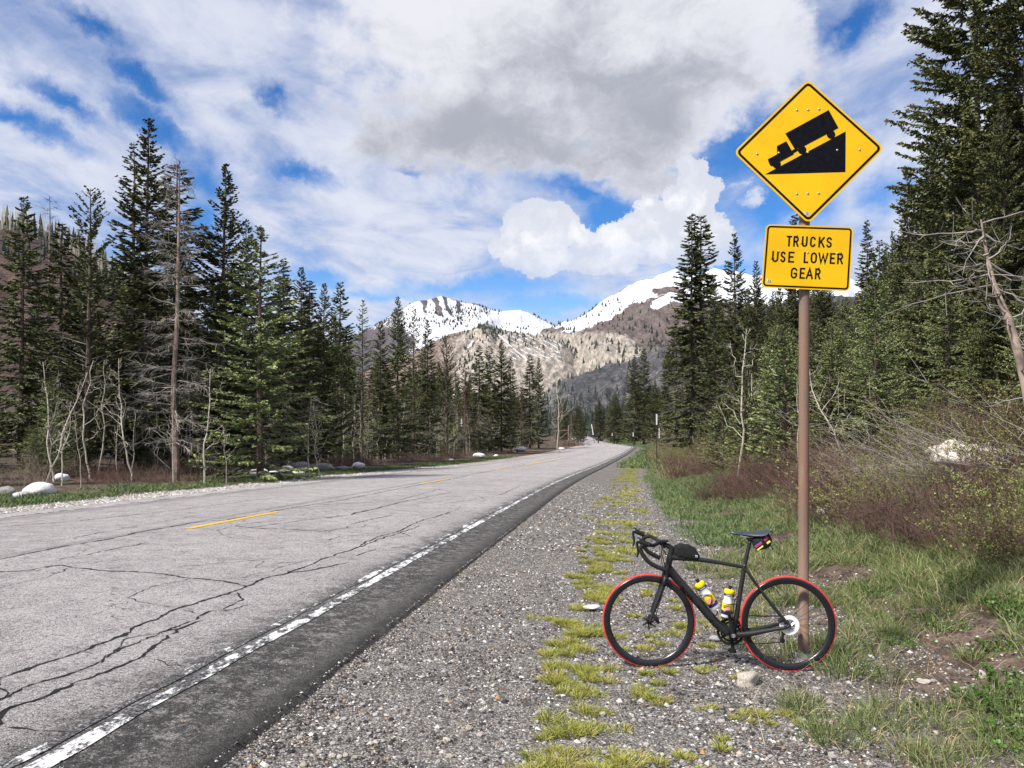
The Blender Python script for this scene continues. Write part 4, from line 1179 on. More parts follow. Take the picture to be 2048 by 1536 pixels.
P_, h_ = scatter_on(gC, 260, wC, 3, (10, 20)); conifer_mass('distant_conifer_belt', P_, h_, M_far, 3, tiers=2, wr=0.26)
def wD(px, py, s_):
    return 0.5 + 2.0 * box_w(px, py, (1110, 768), (40, 10)) + 1.2 * (py > 780) + 0.8 * box_w(px, py, (1190, 740), (25, 10))
P_, h_ = scatter_on(gD, 900, wD, 4, (7, 15)); conifer_mass('distant_conifer_belt', P_, h_, M_far, 4, tiers=3, wr=0.2)
# dark valley forest below the rocky slope
rng = np.random.default_rng(9)
n_ = 900
yy = rng.uniform(430, 950, n_); pxx = rng.uniform(1080, 1345, n_); xx = (pxx - 1024) / F_PX * yy
conifer_mass('valley_forest', np.stack([xx, yy, ground(xx, yy)], -1), rng.uniform(9, 17, n_), M_far, 5, tiers=3, wr=0.17)

# pale aspen wood and conifers on the left hillside
P_, h_ = scatter_on(gE, 330, lambda px, py, s_: (s_ < 0.35) * 1.0 + 0.8 * (s_ < 0.05), 6, (9, 15)); conifer_mass('hillside_conifers', P_, h_, M_far, 6, tiers=3, wr=0.15)
P_, h_ = scatter_on(gE, 1300, lambda px, py, s_: (s_ < 0.16) * 1.0 * (px > -100), 7, (8, 13))
gg = Geo(); nn_ = len(P_); k3 = np.array([0, 0.5, 1.0])
gg.tubes(P_[:, None] + np.stack([rng.normal(0, 0.4, (nn_, 3)) * k3, rng.normal(0, 0.4, (nn_, 3)) * k3, h_[:, None] * k3], -1), np.tile([[0.16, 0.12, 0.05]], (nn_, 1)), 3)
link('aspen_wood', gg.mesh('aspen_wood', [M_aspen]), kind='stuff')

# ---------------------------------------------------------------- bare aspens
def put_aspen(i, x, y, H, label, group, lean=0.0, rz=None):
    e = link('aspen_tree', None, None, (x, y, float(ground(x, y)) - 0.05), (0, lean, random.uniform(0, 6.28) if rz is None else rz), H / 4.5, label, 'tree', group)
    link('trunk', ASP[i][0], e); link('branches', ASP[i][1], e, kind='stuff')
    return e


random.seed(11)
GA = 'bare aspens at the edge of the left forest'
for i, (px, top, Y, v, lean, label) in enumerate([
    (100, 735, 27, 4, -0.30, 'white bare aspen leaning left, near the left edge behind the brown brush'),
    (108, 720, 27.5, 0, 0.05, 'upright forked white aspen beside the leaning one near the left edge'),
    (265, 722, 29, 1, -0.25, 'crooked bright white aspen stem left of the grey dead spruce'),
    (347, 765, 28, 3, 0.0, 'straight thin aspen right beside the trunk of the grey dead spruce'),
    (408, 735, 29, 0, -0.08, 'slim pale aspen between the grey dead spruce and the broad fir'),
    (455, 850, 27, 2, 0.0, 'short forked aspen in front of the broad yellow green fir'),
    (130, 800, 26, 5, 0.10, 'low crooked yellowish aspen near the left edge'),
    (165, 840, 25, 2, 0.0, 'small twiggy aspen in the brown brush on the left'),
    (618, 790, 34, 3, 0.0, 'tall pale aspen right behind the brown flat boulder'),
    (645, 800, 35, 1, 0.1, 'curved pale aspen right of the brown flat boulder')]):
    x = (px - 1024) / F_PX * Y
    H = at_px(px, top, Y).z - float(ground(x, Y))
    put_aspen(v, x, Y, max(H, 1.5), label, GA, lean)
for i in range(190):
    y = 29 + (i / 190) ** 1.3 * 115
    u = -random.uniform(12.3, 16.5)
    x = float(x_of(u, y)); px = 1024 + F_PX * x / y
    if px < -40 or (px < 560 and random.random() < 0.6): continue
    put_aspen(random.randrange(6), x, y, random.uniform(2.4, 5.6), where(px, LM_L, 'bare aspen', 'spire', y), GA, random.uniform(-0.06, 0.06))
GB = 'bare aspens on the right bank'
put_aspen(0, (1478 - 1024) / F_PX * 27, 27, 5.2, 'bleached bare aspen standing alone before the pointed spruce on the right bank', GB, 0.03)
put_aspen(3, (1500 - 1024) / F_PX * 30, 30, 3.6, 'thin pale aspen just right of the bleached one', GB)
put_aspen(2, (1595 - 1024) / F_PX * 21, 21, 2.6, 'bare yellowish twig tree hidden partly by the sign post', GB)
put_aspen(5, (1560 - 1024) / F_PX * 24, 24, 3.2, 'bare crooked aspen left of the sign post', GB)
put_aspen(4, (1690 - 1024) / F_PX * 19, 19, 2.8, 'broken whitish stem between firs right of the sign post', GB, 0.2)
for i in range(26):
    y = random.uniform(45, 110); u = random.uniform(12, 19)
    put_aspen(random.randrange(6), float(x_of(u, y)), y, random.uniform(3, 8), where(1024 + F_PX * float(x_of(u, y)) / y, [(1338, 'the short dark spire'), (1394, 'the twin spires'), (1470, 'the pointed spruce')], 'shaded bare trunk', 'spire', y), GB)
for i in range(24):
    y = random.uniform(120, 230); u = random.uniform(9, 20)
    put_aspen(random.randrange(6), float(x_of(u, y)), y, random.uniform(4, 7), where(1024 + F_PX * float(x_of(u, y)) / y, [(1224, 'the small far bank post'), (1268, 'the left tall bend spruce'), (1310, 'the lower bend spruce')], 'pale bare aspen', 'spire_b', y), 'bare aspens by the far bend')
x_ = (1116 - 1024) / F_PX * 128
put_aspen(3, x_, 128, 12, 'tall whitish dead trunk at the end of the left forest by the bend', GA)

# leaning dead tree at the right edge
def leaning_dead():
    rng = np.random.default_rng(77)
    e = link('dead_tree', None, None, (0, 0, 0), label='leaning dead tree with peeling whitish trunk and bare curved branches at the right edge', cat='tree')
    pts = [at_px(2065, 850, 10.2), at_px(2052, 770, 10.2), at_px(2035, 700, 10.4), at_px(2018, 640, 10.6), at_px(2000, 600, 10.8), at_px(1985, 560, 11.0), at_px(1972, 500, 11.3), at_px(1962, 440, 11.6)]
    P = np.array(pts); base = P[0] - np.array([-0.25, 0, 1.6])
    P = np.concatenate([[base], P])
    link('trunk', Geo().tubes(P, np.array([.075, .07, .062, .056, .05, .042, .033, .022, .012]), 9).mesh('trunk', [M_palebark], smooth=True), e)
    g = Geo()
    for i in range(42):
        k = rng.uniform(1.2, 8); a_ = int(k); C = P[a_] * (1 - (k - a_)) + P[min(a_ + 1, 8)] * (k - a_)
        az2 = rng.uniform(-2.6, 0.6) if rng.random() < .7 else rng.uniform(0, 6.28)
        D = np.array([math.cos(az2) - 0.5, math.sin(az2) * 0.7, rng.uniform(-0.5, 0.25)]); D /= np.linalg.norm(D)
        L = rng.uniform(0.4, 1.5)
        t = np.linspace(0, 1, 8)[:, None]
        B = C + D * L * t + np.array([0, 0, 0.35]) * L * t * t * rng.uniform(-0.8, 1.3) + np.cumsum(rng.normal(0, 0.02, (8, 3)), 0)
        g.tubes(B, 0.014 * (1 - 0.8 * t[:, 0]), 4)
        for j in range(5):
            q0 = rng.integers(2, 7); T_ = rng.normal(0, 1, 3) + D; T_ = T_ / np.linalg.norm(T_) * rng.uniform(0.1, 0.4)
            g.tubes(np.array([B[q0], B[q0] + T_ * 0.5, B[q0] + T_ + [0, 0, 0.03]]), np.array([0.005, 0.004, 0.002]), 3)
    link('bare_branches', g.mesh('bare_branches', [M_greytwig]), e, kind='stuff')
leaning_dead()

# ---------------------------------------------------------------- brush
M_twr = simple('reddish_twigs', (0.115, 0.068, 0.055), 0.9, var=0.35, vscale=4, rnd=0.25)
M_twg = simple('grey_brown_twigs', (0.205, 0.160, 0.125), 0.9, var=0.4, vscale=4, rnd=0.3)
M_straw = simple('straw_stems', (0.40, 0.32, 0.21), 0.9, var=0.3, vscale=5, rnd=0.2)
M_bud = simple('fresh_leaf_buds', (0.185, 0.195, 0.055), 0.6, var=0.35, vscale=6, rnd=0.25)
M_leaf = simple('bright_leaves', (0.085, 0.155, 0.032), 0.5, var=0.35, vscale=8, rnd=0.15)
M_litter = simple('dead_leaves', (0.105, 0.060, 0.040), 0.95, var=0.5, vscale=10)


def shrub(seed, H, W, mat, n=70, sub=5, lean=(-0.35, 0.0), bud=0, budmat=None, rad=0.0045):
    rng = np.random.default_rng(seed)
    k = np.linspace(0, 1, 6)
    base = rng.normal(0, W * 0.28, (n, 3)); base[:, 2] = -0.05
    D = unit(np.stack([rng.normal(lean[0], 0.45, n), rng.normal(lean[1], 0.45, n), np.full(n, 1.0)], -1))
    L = H * rng.uniform(0.45, 1.15, n)
    wob_ = np.cumsum(rng.normal(0, 0.035, (n, 6, 3)), 1) * L[:, None, None]; wob_[:, 0] = 0
    bend = np.stack([rng.normal(-0.1, 0.25, n), rng.normal(0, 0.25, n), -np.abs(rng.normal(0, 0.22, n))], -1)
    B = base[:, None] + D[:, None] * (L[:, None] * k)[..., None] + bend[:, None] * (L[:, None] * k * k)[..., None] + wob_
    g = Geo().tubes(B, np.tile(rad * (1 - 0.7 * k), (n, 1)) * rng.uniform(0.6, 1.4, (n, 1)), 3)
    m2 = n * sub; bi = rng.integers(0, n, m2); s_ = rng.integers(1, 6, m2)
    C = B[bi, s_]; T = unit(D[bi] + rng.normal(0, 0.55, (m2, 3))) * (L[bi] * rng.uniform(0.10, 0.38, m2))[:, None]
    E = C + T
    g.tubes(np.stack([C, C + T * 0.5 + rng.normal(0, 0.015, T.shape), E], 1), np.tile([[rad * .55, rad * .45, rad * .25]], (m2, 1)), 3)
    tw = g.mesh('twigs', [mat])
    lf = None
    if bud:
        bi = rng.integers(0, m2, bud)
        C = C[bi] + T[bi] * rng.uniform(0.2, 1, (bud, 1))
        D2 = unit(rng.normal(0, 1, (bud, 3)) + np.array([0, 0, 0.6])) * rng.uniform(0.02, 0.05, (bud, 1))
        W2 = unit(np.cross(D2, rng.normal(0, 1, (bud, 3)))) * rng.uniform(0.007, 0.016, (bud, 1))
        lf = Geo().diamonds(C, D2, W2, None).mesh('leaf_buds', [budmat or M_bud])
    return tw, lf


SH = {'red': [shrub(200 + i, 1.0, 1.0, M_twr, n=110, sub=7, lean=(-0.25, 0)) for i in range(2)],
      'grey': [shrub(210 + i, 1.15, 1.1, M_twg, n=70, sub=6, lean=(-0.55, 0.05)) for i in range(3)],
      'bud': [shrub(220 + i, 1.1, 1.1, M_twg if i else M_twr, n=55, sub=6, lean=(-0.3, 0), bud=2300) for i in range(3)],
      'arch': [shrub(260 + i, 1.7, 0.8, M_greytwig, n=16, sub=4, lean=(-1.1, 0.1), rad=0.007) for i in range(3)],
      'straw': [shrub(230, 1.1, 0.8, M_straw, n=45, sub=3, lean=(-0.2, 0), rad=0.005)],
      'leafy': [shrub(240, 0.28, 0.5, M_twr, n=40, sub=4, lean=(0, 0), bud=900, budmat=M_leaf, rad=0.002)],
      'low': [shrub(250 + i, 0.5, 1.3, M_twr if i else M_twg, n=110, sub=4, lean=(0, 0), rad=0.004) for i in range(2)]}


def put_shrub(key, x, y, s_, label, group, rz=None, name='shrub', cat='shrub', wide=1.0):
    tw, lf = random.choice(SH[key])
    e = link(name, None, None, (x, y, float(ground(x, y)) - 0.02), (0, 0, random.uniform(-0.5, 0.5) if rz is None else rz), (s_ * wide, s_ * wide, s_), label, cat, group)
    link('twigs', tw, e, kind='stuff')
    if lf: link('leaf_buds', lf, e, kind='stuff')
    return e


random.seed(21)
GS = 'bare shrubs covering the right bank'
LS = {'red': 'reddish brown twiggy shrub on the right bank', 'grey': 'tangled grey brown shrub leaning down the right bank', 'bud': 'twiggy shrub with small yellow green leaf buds on the right bank'}
n_s = 0
cells = []
for i in range(2200):
    px = random.uniform(1300, 2110)
    lim = float(np.interp(px, [1300, 1340, 1420, 1480, 1600, 1700, 1800, 1950, 2150], [905, 950, 992, 1000, 1012, 1052, 1082, 1105, 1140]))
    py = lim - (lim - 835) * random.random() ** 1.3
    d = float(seg_d(np.array(px), np.array(py), [(1330, 985), (1440, 965), (1520, 915)]))
    if d < 20 and px < 1530: continue
    p = px_ground(px, py); x, y = p.x, p.y
    if y > 130 or u_of(x, y) < 9.2: continue
    sp_ = 0.022 * y + (0.36 if px > 1600 else 0.5)
    if any((x - a_) ** 2 + (y - b_) ** 2 < sp_ ** 2 for a_, b_ in cells): continue
    cells.append((x, y))
    if px < 1720 and py > 930: k_ = random.choice(['red', 'red', 'bud'])
    elif px > 1700 and py > 930: k_ = random.choice(['grey', 'red', 'red', 'bud', 'bud', 'bud'])
    else: k_ = random.choice(['bud', 'bud', 'grey', 'red', 'bud'])
    if px > 1640 and py > 900 and random.random() < 0.11: k_ = 'arch'
    put_shrub(k_, x, y, random.uniform(0.55, 0.95) * (0.75 if y < 9 else 1) * (1.0 + 0.008 * y), where(px, LM_R, 'shrub on the bank', k_, y), GS, wide=1.15)
    n_s += 1
    if n_s >= 215: break
for px, py, s_, lab in ((1345, 960, 1.25, 'clump of tall straw coloured stems on the bank by the tall delineator post'), (1402, 930, 1.0, 'second clump of straw coloured stems higher on the bank'),
                        (1420, 1000, 0.8, 'dense dark red shrub at the foot of the green grassy tongue')):
    p = px_ground(px, py); put_shrub('straw' if 'straw' in lab else 'red', p.x, p.y, s_, lab, None, rz=0)
for i in range(22):
    y = random.uniform(60, 200); u = random.uniform(9.8, 13)
    put_shrub(random.choice(['straw', 'grey', 'bud']), float(x_of(u, y)), y, random.uniform(1.2, 2.0), where(1024 + F_PX * float(x_of(u, y)) / y, [(1224, 'the small far bank post'), (1266, 'the white plated delineator'), (1313, 'the tall delineator')], 'stem clump by the far road', 'straw', y), 'shrubs beside the far road')
# leafy low plants by the right edge
for px, py, s_ in ((2030, 1225, 1.2), (2046, 1235, 1.0), (2040, 1375, 1.1), (2000, 1300, .8), (2046, 1440, 1.2), (1900, 1260, .8), (1850, 1240, .7), (1755, 1190, .8), (1800, 1290, .7), (1930, 1180, .9), (1960, 1400, .8), (2010, 1110, 1.0), (1950, 1095, .9), (2045, 1500, 1.0), (1870, 1420, .6)):
    p = px_ground(px, py); put_shrub('leafy', p.x, p.y, s_ * 0.72, where(px, [(1755, 'the rear wheel grass'), (1848, 'the flat cream stone'), (1930, 'the orange tinted stone'), (1966, 'the standing cream stone'), (2046, 'the lower right edge')], 'bright green plant', 'leafy', p.y), 'low leafy plants', name='leafy_plant', cat='plant')
# brown brush on the left
for i in range(84):
    y = 20 + random.random() ** 1.4 * 95
    u = -random.uniform(9.9, 13.6)
    x = float(x_of(u, y)); px = 1024 + F_PX * x / y
    if px < -60: continue
    k_ = random.choice(['low', 'low', 'low', 'grey' if px > 650 else 'low'])
    put_shrub(k_, x, y, random.uniform(0.8, 1.6), where(px, LM_L, 'brush behind the grass strip', k_, y), 'brown brush along the left verge')
    if i % 9 == 0: put_shrub('grey', float(x_of(u - 2.4, y)), y, random.uniform(.7, 1.2), where(px, LM_L, 'undergrowth at the forest foot', 'grey', y), 'undergrowth of the left forest')

# ---------------------------------------------------------------- stones
def rock_mat(name, a_, b_, sc=6.0):
    m, nt, b = newmat(name)
    P = pos(nt)
    n1 = noise(nt, P, sc, 5, 0.65); n2 = noise(nt, P, sc * 5, 4, 0.7)
    c_ = mixc(nt, (n1 * 0.6 + n2 * 0.4).ss(0.35, 0.6), b_, a_)
    oi = nt.nodes.new('ShaderNodeObjectInfo')
    hs = nt.nodes.new('ShaderNodeHueSaturation'); setin(nt, hs.inputs['Color'], c_); setin(nt, hs.inputs['Value'], S(nt, oi.outputs['Random']).lin(0, 1, 0.8, 1.15))
    nt.links.new(hs.outputs[0], b.inputs['Base Color']); b.inputs['Roughness'].default_value = 0.9
    bump(nt, b, n1 + n2 * 0.5, 0.03, 0.8)
    return m


M_rw = rock_mat('pale_granite', (0.80, 0.79, 0.77), (0.62, 0.60, 0.58))
M_rg = rock_mat('grey_granite', (0.34, 0.32, 0.31), (0.15, 0.14, 0.135))
M_rt = rock_mat('cream_limestone', (0.82, 0.76, 0.66), (0.62, 0.53, 0.42), 4)


def rock(seed, sub=3, flat=0.7, rough=0.22):
    import bmesh
    bm = bmesh.new(); bmesh.ops.create_icosphere(bm, subdivisions=sub, radius=1.0)
    rng = random.Random(seed); off = Vector((rng.uniform(0, 50), rng.uniform(0, 50), rng.uniform(0, 50)))
    ax = (rng.uniform(0.8, 1.3), rng.uniform(0.7, 1.0), flat * rng.uniform(0.8, 1.1))
    for v in bm.verts:
        n = mnoise.fractal(v.co * 0.9 + off, 1.0, 2.0, 4)
        d = 1 + rough * n + 0.05 * mnoise.noise(v.co * 5 + off)
        v.co = Vector((v.co.x * ax[0], v.co.y * ax[1], v.co.z * ax[2])) * d
    me = bpy.data.meshes.new('rock'); bm.to_mesh(me); bm.free()
    for p in me.polygons: p.use_smooth = True
    return me


ROCKS = [rock(i, 3, 0.62, 0.25) for i in range(5)]; ROUGH = [rock(40 + i, 3, 0.7, 0.5) for i in range(3)]
for r in ROCKS: r.materials.append(M_rw)
for r in ROUGH: r.materials.append(M_rt)
ROCKG = [rock(20 + i, 3, 0.6, 0.3) for i in range(3)]
for r in ROCKG: r.materials.append(M_rg)


def put_rock(px, py, w, me, label, group=None, cat='boulder', h=None, rz=None):
    p = px_ground(px, py); r = w / F_PX * p.y / 2
    d = bpy.data.objects.new('boulder' if cat == 'boulder' else 'stone', me); COL.objects.link(d)
    d.location = (p.x, p.y + r * 0.5, p.z + r * 0.30); d.scale = (r, r, r * (h or 1.0)); d.rotation_euler = (0, 0, random.uniform(-0.4, 0.4) if rz is None else rz)
    tag(d, label, cat, group)


GBd = 'boulders along the left verge'
for px, py, w, me, h, lab in [
    (70, 992, 62, ROCKS[0], 1.0, 'largest white boulder by the grass at the left edge'), (36, 996, 30, ROCKS[1], 0.8, 'small cream boulder tucked against the largest white one'),
    (6, 990, 30, ROCKG[0], 1.3, 'grey boulder cut off by the left edge of the photo'), (117, 962, 34, ROCKS[2], 0.9, 'pale boulder in the brown brush behind the largest white one'),
    (515, 949, 34, ROCKS[3], 0.8, 'low white boulder left of the pair at the foot of the broad fir'), (546, 950, 22, ROCKS[1], .8, 'small white boulder left in the trio at the foot of the broad fir'),
    (571, 948, 36, ROCKS[0], 1.1, 'round white boulder in the middle of the trio at the foot of the broad fir'), (595, 950, 28, ROCKS[4], .8, 'flat white boulder at the right of the trio'),
    (598, 942, 36, ROCKG[1], 1.1, 'speckled grey boulder leaning behind the trio'), (640, 942, 42, ROCKG[2], .8, 'flat brownish boulder right of the trio'),
    (470, 948, 28, ROCKG[0], .9, 'brownish boulder half hidden in brush left of the trio'), (716, 936, 28, ROCKS[2], .8, 'pale wedge shaped boulder before the tall aspens'), (683, 941, 24, ROCKG[1], .6, 'small grey boulder left of the pale wedge shaped one'),
    (903, 922, 12, ROCKS[1], .8, 'small white boulder left of the bigger pair in the middle distance'), (957, 914, 22, ROCKS[3], .8, 'grey white boulder of the pair in the middle distance'), (965, 915, 14, ROCKS[0], .9, 'rounder boulder of the pair in the middle distance'),
    (992, 914, 12, ROCKS[2], .9, 'single white boulder right of the middle distance pair'), (1040, 903, 28, ROCKS[4], .7, 'long white boulder near the end of the left forest'), (1028, 906, 10, ROCKS[0], .8, 'small boulder left of the long white one'),
    (1124, 900, 16, ROCKS[1], .6, 'flat white boulder on the gravel at the bend')]:
    put_rock(px, py, w, me, lab, GBd, h=h)
put_rock(1497, 1372, 52, ROUGH[0], 'cream coloured stone on the gravel in front of the bicycle', cat='stone', h=0.9, rz=0.1)
put_rock(1658, 1032, 44, ROCKS[2], 'pale flat stone on the bank right of the sign post', cat='stone', h=0.6)
put_rock(1702, 1030, 26, ROUGH[1], 'smaller stone right of the pale flat one on the bank', cat='stone', h=0.8)
put_rock(1368, 1018, 12, ROCKS[0], 'small round white stone in the green grass beyond the handlebar', cat='stone', h=0.8)
put_rock(1966, 1355, 18, ROUGH[2], 'cream stone standing in grass near the right edge', cat='stone', h=1.2)
put_rock(1848, 1368, 22, ROUGH[1], 'flat cream stone on the bare soil at lower right', cat='stone', h=.6)
put_rock(1868, 1364, 12, ROCKS[1], 'round pale stone beside the flat cream one', cat='stone', h=.9)
put_rock(1930, 1382, 18, ROUGH[0], 'orange tinted stone at lower right', cat='stone', h=.7)
put_rock(1433, 1282, 24, ROCKS[3], 'white stone seen between the bicycle wheels', cat='stone', h=.7)
put_rock(1185, 1222, 40, ROCKS[4], 'flat whitish stone left of the front wheel', cat='stone', h=.3)
put_rock(1660, 1448, 18, ROUGH[2], 'small tan stone near the bottom right of centre', cat='stone', h=.6)
put_rock(1633, 1380, 14, ROCKS[0], 'small white stone right of the cream coloured one', cat='stone', h=.7)
put_rock(1608, 1444, 14, ROCKS[2], 'small white stone below the cream coloured one', cat='stone', h=.6)
put_rock(1235, 1345, 9, ROCKS[1], 'tiny white stone below the front wheel', cat='stone', h=.8)
for i, (px, py, w, h) in enumerate(((1905, 925, 90, .75), (1960, 935, 120, .8), (2010, 925, 80, .6))):
    put_rock(px, py, w, ROUGH[i], ['left block of the cracked pale outcrop in the brush', 'large middle block of the cracked pale outcrop in the brush', 'right block of the cracked pale outcrop in the brush'][i], cat='rock', h=h)
# loose pebbles one can tell apart on the gravel
random.seed(33)
GP = 'loose pebbles on the gravel shoulder'
for i in range(150):
    px, py = random.uniform(560, 1750), 1536 - abs(random.gauss(0, 130))
    p = px_ground(px, py); u = float(u_of(p.x, p.y))
    if u < 5.3 or u > 9.6: continue
    r = random.uniform(0.009, 0.018) * random.choice([1, 1, 1.3])
    d = bpy.data.objects.new('pebble', random.choice(ROCKS + ROUGH)); COL.objects.link(d)
    d.location = (p.x, p.y, p.z + r * 0.35); d.scale = (r, r, r); d.rotation_euler = (0, 0, random.uniform(0, 6))
    tag(d, 'pale pebble lying loose on the gravel shoulder', 'pebble', GP)

# gravel: small stones, too many to count
def gravel(seed, n, ylo, yhi, ulo, uhi, rlo, rhi, mats, name='gravel', pw=1.0, mask=None, lift=0.0):
    rng = np.random.default_rng(seed)
    y = ylo + (yhi - ylo) * rng.random(n) ** pw; u = rng.uniform(ulo, uhi, n)
    x = x_of(u, y)
    ok = np.abs(x / y) < 0.70
    if mask is not None: ok &= mask(x, y, u)
    x, y, u = x[ok], y[ok], u[ok]; n = len(x)
    r = rlo + (rhi - rlo) * rng.random(n) ** 2.5
    o = np.array([[1, 0, 0], [0, 1, 0], [-1, 0, 0], [0, -1, 0], [0, 0, 1]], float)
    a_ = rng.random(n) * 6.28; ca, sa = np.cos(a_), np.sin(a_)
    V = o[None] * rng.uniform(0.6, 1.35, (n, 5, 1)) + rng.normal(0, 0.12, (n, 5, 3))
    V[:, :, 2] *= 0.7
    V = np.stack([V[..., 0] * ca[:, None] - V[..., 1] * sa[:, None], V[..., 0] * sa[:, None] + V[..., 1] * ca[:, None], V[..., 2]], -1) * r[:, None, None]
    V += np.stack([x, y, np.where(u < 5.03, zc(y) + np.interp(u, _pu, _ph) + lift - 0.001, ground(x, y) - 0.002)], -1)[:, None]
    f = np.array([[0, 1, 4], [1, 2, 4], [2, 3, 4], [3, 0, 4]])
    T = (np.arange(n)[:, None, None] * 5 + f[None]).reshape(-1, 3)
    me = mk_mesh(name, V.reshape(-1, 3), T, mats, midx=np.repeat(rng.choice(len(mats), n, p=[.28, .26, .23, .14, .065, .025]), 4))
    link(name, me, kind='stuff')


GM = [simple('gravel_dark', (0.045, 0.042, 0.042), 0.9, spec=.1), simple('gravel_brown', (0.13, 0.115, 0.10), .9, spec=.1), simple('gravel_grey', (0.235, 0.22, 0.21), .9, spec=.1),
      simple('gravel_pale', (0.45, 0.42, 0.385), .9, spec=.1), simple('gravel_white', (0.68, 0.66, 0.63), .9, spec=.1), simple('gravel_ochre', (0.42, 0.25, 0.12), .9, spec=.1)]
gravel(1, 62000, 1.9, 12, 5.05, 9.4, 0.0045, 0.013, GM, pw=1.5)
gravel(2, 9000, 2.0, 10, 5.1, 10.5, 0.009, 0.024, GM, pw=1.3)
gravel(5, 16000, 1.9, 16, 4.72, 5.25, 0.004, 0.011, GM, pw=1.5, lift=0.03)
gravel(6, 1500, 1.9, 9, 3.9, 4.9, 0.003, 0.007, GM, pw=1.4, lift=0.038)
gravel(3, 9000, 12, 34, 5.1, 8.6, 0.012, 0.03, GM, pw=1.4)
gravel(4, 14000, 10, 60, -7.0, -5.3, 0.015, 0.045, GM[2:5] + GM[2:5], name='gravel', pw=1.5)

# ---------------------------------------------------------------- grass
def grass_mat(name, a_, b_, c2):
    m, nt, b = newmat(name)
    P = pos(nt); t_ = S(nt, attr(nt, 'tint').outputs['Fac'])
    n1 = noise(nt, P, 1.3, 3, 0.6)
    c_ = mixc(nt, (t_ * 0.7 + n1 * 0.5 - 0.1).ss(0.25, 0.6), a_, b_)
    c_ = mixc(nt, t_.ss(0.72, 0.82), c_, c2)
    nt.links.new(c_, b.inputs['Base Color']); b.inputs['Roughness'].default_value = 0.6; b.inputs['Specular IOR Level'].default_value = 0.2
    return m


M_gg = grass_mat('verge_grass', (0.075, 0.115, 0.035), (0.175, 0.215, 0.075), (0.40, 0.33, 0.19))
M_gy = grass_mat('mossy_yellow_grass', (0.19, 0.215, 0.042), (0.38, 0.385, 0.085), (0.40, 0.30, 0.12))
M_gb = grass_mat('fresh_green_grass', (0.065, 0.115, 0.042), (0.145, 0.205, 0.078), (0.26, 0.26, 0.12))


def grass(name, seed, cx, cy, per, rad, hl, wid, mat, flop=0.5, kind='stuff'):
    """tufts of blades round the points cx, cy"""
    rng = np.random.default_rng(seed); n = len(cx)
    rad = np.broadcast_to(rad, n); hl = np.broadcast_to(hl, n)
    bi = np.repeat(np.arange(n), per); m_ = len(bi)
    a_ = rng.random(m_) * 6.28; rr = np.sqrt(rng.random(m_)) * rad[bi]
    x = cx[bi] + rr * np.cos(a_); y = cy[bi] + rr * np.sin(a_)
    z = ground(x, y) - 0.004
    L = hl[bi] * rng.uniform(0.45, 1.15, m_)
    out = np.stack([np.cos(a_) * rr / rad[bi] * flop + rng.normal(0, 0.35, m_), np.sin(a_) * rr / rad[bi] * flop + rng.normal(0, 0.35, m_), np.ones(m_)], -1)
    D = unit(out); B0 = np.stack([x, y, z], -1)
    Mi = B0 + D * (L * 0.55)[:, None]
    E = Mi + unit(D * 1.0 + np.stack([D[:, 0] * 1.5, D[:, 1] * 1.5, -0.5 * np.ones(m_)], -1) * rng.uniform(0.2, 1.0, (m_, 1))) * (L * 0.5)[:, None]
    W = unit(np.cross(D, rng.normal(0, 1, (m_, 3)))) * (wid * rng.uniform(0.7, 1.3, m_) * 0.5)[:, None]
    V = np.stack([B0 - W, B0 + W, Mi + W * 0.8, Mi - W * 0.8, E], 1)
    q = np.array([0, 1, 2, 3]) + np.arange(m_)[:, None] * 5; t = np.array([3, 2, 4]) + np.arange(m_)[:, None] * 5
    tint = np.repeat(np.clip(rng.random(m_) * 0.75 + np.repeat(rng.random(n), per) * 0.28, 0, 1), 5)
    me = mk_mesh(name, V.reshape(-1, 3), [q, t], [mat], attrs={'tint': tint})
    link(name, me, kind=kind)


rng = np.random.default_rng(5)
def pts(n, ylo, yhi, ulo, uhi, pw=1.0, test=None):
    y = ylo + (yhi - ylo) * rng.random(n) ** pw; u = rng.uniform(ulo, uhi, n); x = x_of(u, y)
    ok = np.abs(x / y) < 0.72
    if test is not None: ok &= test(x, y, u)
    return x[ok], y[ok]
patch = lambda x, y, th, f=1.2, sd=70: vnoise(x * f, y * f, sd, 3) > th
# yellow mossy tufts scattered in the gravel
def cushions(seed, n, ylo, yhi, u0, du, pw):
    r_ = np.random.default_rng(seed); y = ylo + (yhi - ylo) * r_.random(n) ** pw
    u = u0 + 0.10 * np.sin(y * 1.7) + r_.normal(0, du, n); return x_of(u, y), y
x, y = cushions(1, 115, 2.1, 14, 6.68, 0.16, 1.4)
grass('mossy_grass', 6, np.repeat(x, 3) + rng.normal(0, .07, len(x) * 3), np.repeat(y, 3) + rng.normal(0, .04, len(x) * 3), 130, rng.uniform(0.03, 0.075, len(x) * 3), rng.uniform(0.045, 0.085, len(x) * 3), 0.0034, M_gy, 1.1)
x, y = cushions(2, 60, 2.1, 10, 7.45, 0.40, 1.2)
grass('mossy_grass', 16, np.repeat(x, 2) + rng.normal(0, .05, len(x) * 2), np.repeat(y, 2) + rng.normal(0, .04, len(x) * 2), 110, rng.uniform(0.025, 0.06, len(x) * 2), rng.uniform(0.035, 0.075, len(x) * 2), 0.0034, M_gy, 1.1)
x, y = cushions(3, 300, 12, 75, 7.05, 0.33, 1.3)
ok = vnoise(x * 1.3, y * 0.9, 63, 2) > -0.25; x, y = x[ok], y[ok]
grass('mossy_grass', 7, x, y, 90, rng.uniform(0.08, 0.25, len(x)), rng.uniform(0.06, 0.11, len(x)), 0.009, M_gy, 1.0)
